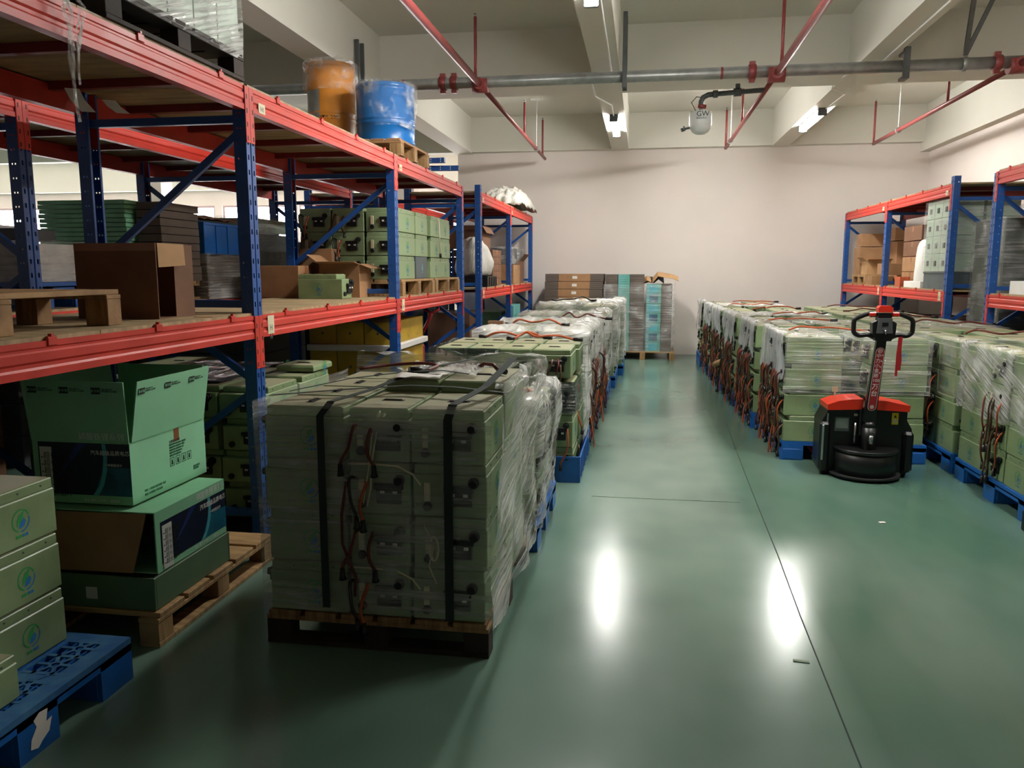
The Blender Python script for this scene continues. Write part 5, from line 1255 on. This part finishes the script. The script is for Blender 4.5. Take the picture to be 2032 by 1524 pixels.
for i, (y, ln) in enumerate(((3.3, .09), (3.55, .05))):
    tag(MB().ribbon([(-2.5, y, 2.29), (-2.49, y + .02, 2.29 - ln * .5), (-2.47, y + .06, 2.29 - ln)], (.05, .03, 0), .001, 'paper').obj('paper_shred', None), f'{("long", "short")[i]} torn white paper shred hanging below the top shelf', 'paper')
sheet('plastic_bag', 'dark empty plastic bag lying flat on the top shelf before the drums', -2.75, -2.3, 5.1, 6.0, lambda x, y: T + .01, 'darkgreybag', cat='bag', amp=.045, seed=97, n=18)
wood_pallet(-2.95, -1.99, 6.55, 7.45, T, 'wooden pallet under the two drums on the top shelf', along='y', mats=('carton', 'wood'))
def drum(x, y, z, r, h, mt, label):
    t = thing('drum', label, 'drum', (x, y, z), 0, 'wrapped drums on the top shelf')
    pr = [(r * .97, 0), (r, .012), (r, .02), (r * .985, .03), (r * .985, h * .33), (r * 1.012, h * .345), (r * .985, h * .36), (r * .985, h * .40), (r * 1.012, h * .415), (r * .985, h * .43), (r * .985, h - .05), (r * .96, h - .04), (r * 1.0, h - .03), (r * 1.0, h - .005), (r * .95, h)]
    MB().lathe(pr, 0, 0, mt, 40).obj('shell', t)
    m = MB(); m.tube([(0, 0, h - .001), (0, 0, h + .004)], r * .93, mt, 32); m.obj('lid', t)
    return t
d1 = drum(-2.26, 7.0, T + .142, .255, .50, 'bluedrum', 'blue steel drum with clear plastic over its top, on the top shelf')
d2 = drum(-2.82, 7.16, T + .142, .215, .74, 'orangedrum', 'tall orange drum with grey label and clear plastic over its top, on the top shelf')
def curved(m, r, a0, a1, z0, z1, mt, n=10):
    vs = []; fs = []
    for k in range(n + 1):
        a = R(a0 + (a1 - a0) * k / n)
        for rr in (r, r + .001): vs += [(rr * math.cos(a), rr * math.sin(a), z0), (rr * math.cos(a), rr * math.sin(a), z1)]
    for k in range(n):
        b = k * 4; c = b + 4; fs += [(b + 2, c + 2, c + 3, b + 3), (b, b + 1, c + 1, c), (b + 1, b + 3, c + 3, c + 1)]
    m.add(vs, fs, mt)
m = MB(); curved(m, .2135, 215, 262, .26, .50, 'galv'); m.obj('grey_label', d2)
for k, ch in enumerate('WPX 200'):
    a = R(262 + k * 6.5); m = MB() if k == 0 else m
    text_into(m, ch, .045, 'ink', plane_M((.2145 * math.cos(a), .2145 * math.sin(a), .245), (-math.sin(a), math.cos(a), 0), (0, 0, 1)))
m.obj('stencil', d2, 'black stencilled letters')
for (x, y, r, z0, z1, lab, sd) in ((-2.26, 7.0, .26, T + .44, T + .142 + .51, 'clear plastic bag over the top of the blue drum', 1), (-2.82, 7.16, .222, T + .142 + .5, T + .142 + .755, 'clear plastic bag over the top of the orange drum', 2)):
    m = MB(); vs = []; n = 44; rows = 14
    for i in range(n):
        a = 2 * PI * i / n
        for j in range(rows + 1):
            f = j / rows
            nz = mnoise.noise(Vector((math.cos(a) * 2.2, math.sin(a) * 2.2, j * .35 + sd * 7))) ; n2 = mnoise.noise(Vector((math.cos(a) * 6, math.sin(a) * 6, j * 1.1 + sd * 3)))
            if f < .65: g_ = f / .65; lo = z0 + .07 * mnoise.noise(Vector((math.cos(a) * 1.5, math.sin(a) * 1.5, sd))) - (.16 if sd == 1 and -.7 < a - 5.4 < .9 else 0); z = lo + (z1 - lo) * g_; rr = r + .012 + .028 * abs(nz) + .012 * abs(n2)
            else: g_ = (f - .65) / .35; z = z1 + .025 * (1 + nz) + .015 * n2; rr = (r + .01) * (1 - g_ * .97)
            vs.append((x + rr * math.cos(a), y + rr * math.sin(a), z))
    W_ = rows + 1; fs = [(i * W_ + j, ((i + 1) % n) * W_ + j, ((i + 1) % n) * W_ + j + 1, i * W_ + j + 1) for i in range(n) for j in range(rows)]
    m.add(vs, fs, 'film_c', True); tag(m.obj('plastic_bag'), lab, 'bag', 'plastic bags over the drums')
# loose perforated rack bars sticking out at the end of the top shelf
wood_pallet(-2.95, -2.35, 8.2, 8.9, T, 'low wooden pallet carrying loose blue rack bars')
for i, (x, y, z, a, ln) in enumerate(((-2.45, 8.8, T + .145, 4, .85), (-2.55, 8.72, T + .215, -3, .8))):
    t = thing('rack_bar', ('loose perforated blue rack bar, lower one, poking past the top shelf', 'loose perforated blue rack bar, upper one, poking past the top shelf')[i], 'rack part', (x, y, z), R(a), 'loose rack bars')
    m = MB(); m.box(-ln / 2, ln / 2, -.03, .03, 0, .055, 'blue', .003); m.obj('bar', t)
    m = MB()
    for k in range(7):
        for zz in (.015, .038): m.tube([(-ln / 2 + .1 + k * .11, -.0302, zz), (-ln / 2 + .1 + k * .11, -.0312, zz)], .006, 'white', 8)
    h = m.obj('bolt_hole', t); h['kind'] = 'stuff'
# ================================================================ SHORT RACK GOODS
sheet('cloth_bundle', 'bulky greyish white sheeting bundle on the short rack by the back wall', -2.6, -1.80, 12.1, 13.9, lambda x, y: T + .01 + .32 * max(0, math.sin((y - 12.1) / 1.8 * PI)) ** .6 * max(0, 1 - ((x + 2.2) / .40) ** 2) ** .5, 'sackwhite', cat='sheeting', amp=.05, seed=98, n=34, th=.01)
S2 = S
crate(-2.5, -1.98, 10.2, 10.85, S2, .14, 'black crate under the white sack on the short rack', mt='black')
m = MB(); prof = [(.01, 0), (.22, .0), (.26, .06), (.25, .2), (.22, .3), (.17, .4), (.15, .46), (.1, .5), (.02, .5)]
m.lathe(prof, 0, 0, 'sackwhite', 24); o = m.obj('sack', None, None, (-2.22, 10.55, S2 + .13)); o.scale = (1, 1.3, 1); tag(o, 'lumpy white sack in the black crate on the short rack', 'sack')
dd = o.modifiers.new('d', 'SUBSURF'); dd.levels = 1; dd.render_levels = 1; tx = bpy.data.textures.new('lump', 'CLOUDS'); tx.noise_scale = .14; dm = o.modifiers.new('l', 'DISPLACE'); dm.texture = tx; dm.strength = .09
for k in range(5): carton(-2.6, -2.05, 10.98, 11.66, S2 + k * .1, S2 + k * .1 + .098, f'flat dark brown carton, {NTH[k]} from below, pile on the short rack', mt='cartondark')
carton(-2.75, -2.2, 11.0, 11.6, S2 + .52, S2 + .83, 'dark brown carton on the flat pile of the short rack', mt='cartondark', flaps={'E': (.12, -60), 'S': (.1, -40)})
carton(-2.55, -1.97, 12.3, 12.95, S2, S2 + .30, 'light brown carton on the short rack, nearest the wall bay', mt='carton')
carton(-2.5, -2.0, 13.05, 13.6, S2, S2 + .36, 'brown carton with open flap against the wall end of the short rack', mt='cartondark', flaps={'E': (.15, 50), 'W': (.1, 40)})
for i in range(2): wrapped_box('black_box', ('black boxed unit on the light brown carton of the short rack', 'second black boxed unit on the short rack')[i], -2.45, -2.0, 12.35 + i * .66, 12.9 + i * .62, S2 + (.31 if i == 0 else .37), S2 + .56, 'black', 'film_h')
carton(-4.0, -3.4, 9.9, 11.2, S2, S2 + .7, 'large brown carton on the rack behind the short one', mt='cartondark')
wrapped_box('wrapped_bale', 'film wrapped grey boards on the rack behind the short one', -4.0, -3.3, 12.0, 13.6, S2, S2 + .45, 'slate', 'film_h', 9)
carton(-2.7, -2.15, 9.9, 10.7, .0, .95, 'brown carton on the floor under the short rack', mt='cartondark')
for i, (x0, x1, y0, y1, z1, mt) in enumerate(((-2.75, -2.15, 12.2, 12.9, .85, 'greendark'), (-2.1, -1.95, 12.2, 12.9, .95, 'sheetcyan'))):
    wrapped_box('sheet_stack', ('dark green sheet pile on the floor under the short rack', 'pale blue green sheets standing under the short rack')[i], x0, x1, y0, y1, 0, z1, mt, None, 6)
wrapped_box('wrapped_bale', 'blue plastic wrapped bale at the back wall corner under the rack', -1.9, -1.64, 12.9, 13.6, 0, .5, 'darkgreybag', None)
# ================================================================ SIDE WALL RACK GOODS
for i, (x0, x1, y0, y1, z0, z1, lab) in enumerate(((3.36, 3.66, 12.6, 12.95, 0, .13, 'lowest small carton at the open end'), (3.68, 4.02, 12.5, 12.95, 0, .14, 'second small carton of the bottom row'), (3.38, 3.72, 12.98, 13.3, .0, .20, 'crumpled paper carton'), (3.36, 3.76, 13.35, 13.7, 0, .42, 'middle carton'), (3.8, 4.15, 13.0, 13.5, 0, .5, 'tall inner carton'), (3.38, 3.72, 13.36, 13.68, .43, .63, 'topmost carton'), (3.76, 4.1, 13.0, 13.4, .51, .7, 'inner topmost carton'), (3.4, 3.8, 12.2, 12.5, 0, .16, 'carton near the post'))):
    carton(x0, x1, y0, y1, S2 + z0 + (.15 if i > 1 else 0), S2 + z1 + (.15 if i > 1 else 0), f'{lab} in the shelf pile of the side wall rack', mt='carton' if i != 2 else 'cartonin', flaps={'S': (.1, 20), 'W': (.1, 40)} if i == 2 else None)
wood_pallet(3.36, 4.16, 12.97, 13.75, S2, 'wooden pallet under the carton pile on the side wall rack', h=.148)
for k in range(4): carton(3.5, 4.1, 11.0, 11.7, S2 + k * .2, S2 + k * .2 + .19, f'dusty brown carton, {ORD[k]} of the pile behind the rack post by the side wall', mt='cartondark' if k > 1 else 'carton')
m = MB(); m.lathe([(.01, 0), (.2, .0), (.24, .06), (.23, .3), (.2, .5), (.16, .56), (.1, .57), (.02, .575)], 0, 0, 'white', 24); o = m.obj('foam_bundle', None, None, (3.6, 10.75, S2)); o.scale = (1, 1, 1.05); tag(o, 'white foam sheeting bundle standing on the side wall rack', 'sheeting')
dm = o.modifiers.new('s', 'SUBSURF'); dm.levels = dm.render_levels = 1; dm = o.modifiers.new('l', 'DISPLACE'); dm.texture = tx; dm.strength = .05
wrapped_box('small_box', 'small orange box at the shelf edge of the side wall rack', 3.33, 3.47, 11.2, 11.45, S2, S2 + .13, 'orange', None, group='small boxes on the side wall rack')
wrapped_box('small_box', 'low white foam box at the shelf edge of the side wall rack', 3.34, 3.55, 10.45, 11.1, S2, S2 + .08, 'white', None, group='small boxes on the side wall rack')
crate(3.35, 4.15, 9.62, 10.36, S2, .2, 'dark plastic pallet box under the pale green cases of the side wall rack', mt='slate')
for k in range(4):
    for c in range(3):
        y = 9.76 + c * .245
        for dpt in range(2):
            if dpt == 1 and c > 0: continue
            t = thing('pale_case', f'pale green case in film, {ORD[k] if k < 3 else "top"} layer, {NTH[c]} along the side wall rack' + (', inner one' if dpt else ''), 'case', (3.52 + dpt * .37, y, S2 + .205 + k * .2), 0, 'pale green cases on the side wall rack')
            MB().box(-.17 if not dpt else -.17, .17, -.12, .12, 0, .197, 'palegreen', .004).obj('body', t)
            if not dpt: MB().box(-.178, -.17, -.03, .03, .06, .12, 'black', .002).obj('dock', t)
wrap('stretch_film', 'clear film round the pale green cases on the side wall rack', 3.34, 4.08, 9.63, 10.38, S2 + .2, S2 + 1.01, 'film_h', off=.008, sides='WS', nz=12, n=24, amp=.012, seed=85, group='stretch film on the side wall rack')
wrapped_box('white_carton', 'white carton on the shelf at the edge of the view', 3.36, 3.9, 7.5, 8.1, S2, S2 + .12, 'white', None, group='white cartons')
for i in range(3):
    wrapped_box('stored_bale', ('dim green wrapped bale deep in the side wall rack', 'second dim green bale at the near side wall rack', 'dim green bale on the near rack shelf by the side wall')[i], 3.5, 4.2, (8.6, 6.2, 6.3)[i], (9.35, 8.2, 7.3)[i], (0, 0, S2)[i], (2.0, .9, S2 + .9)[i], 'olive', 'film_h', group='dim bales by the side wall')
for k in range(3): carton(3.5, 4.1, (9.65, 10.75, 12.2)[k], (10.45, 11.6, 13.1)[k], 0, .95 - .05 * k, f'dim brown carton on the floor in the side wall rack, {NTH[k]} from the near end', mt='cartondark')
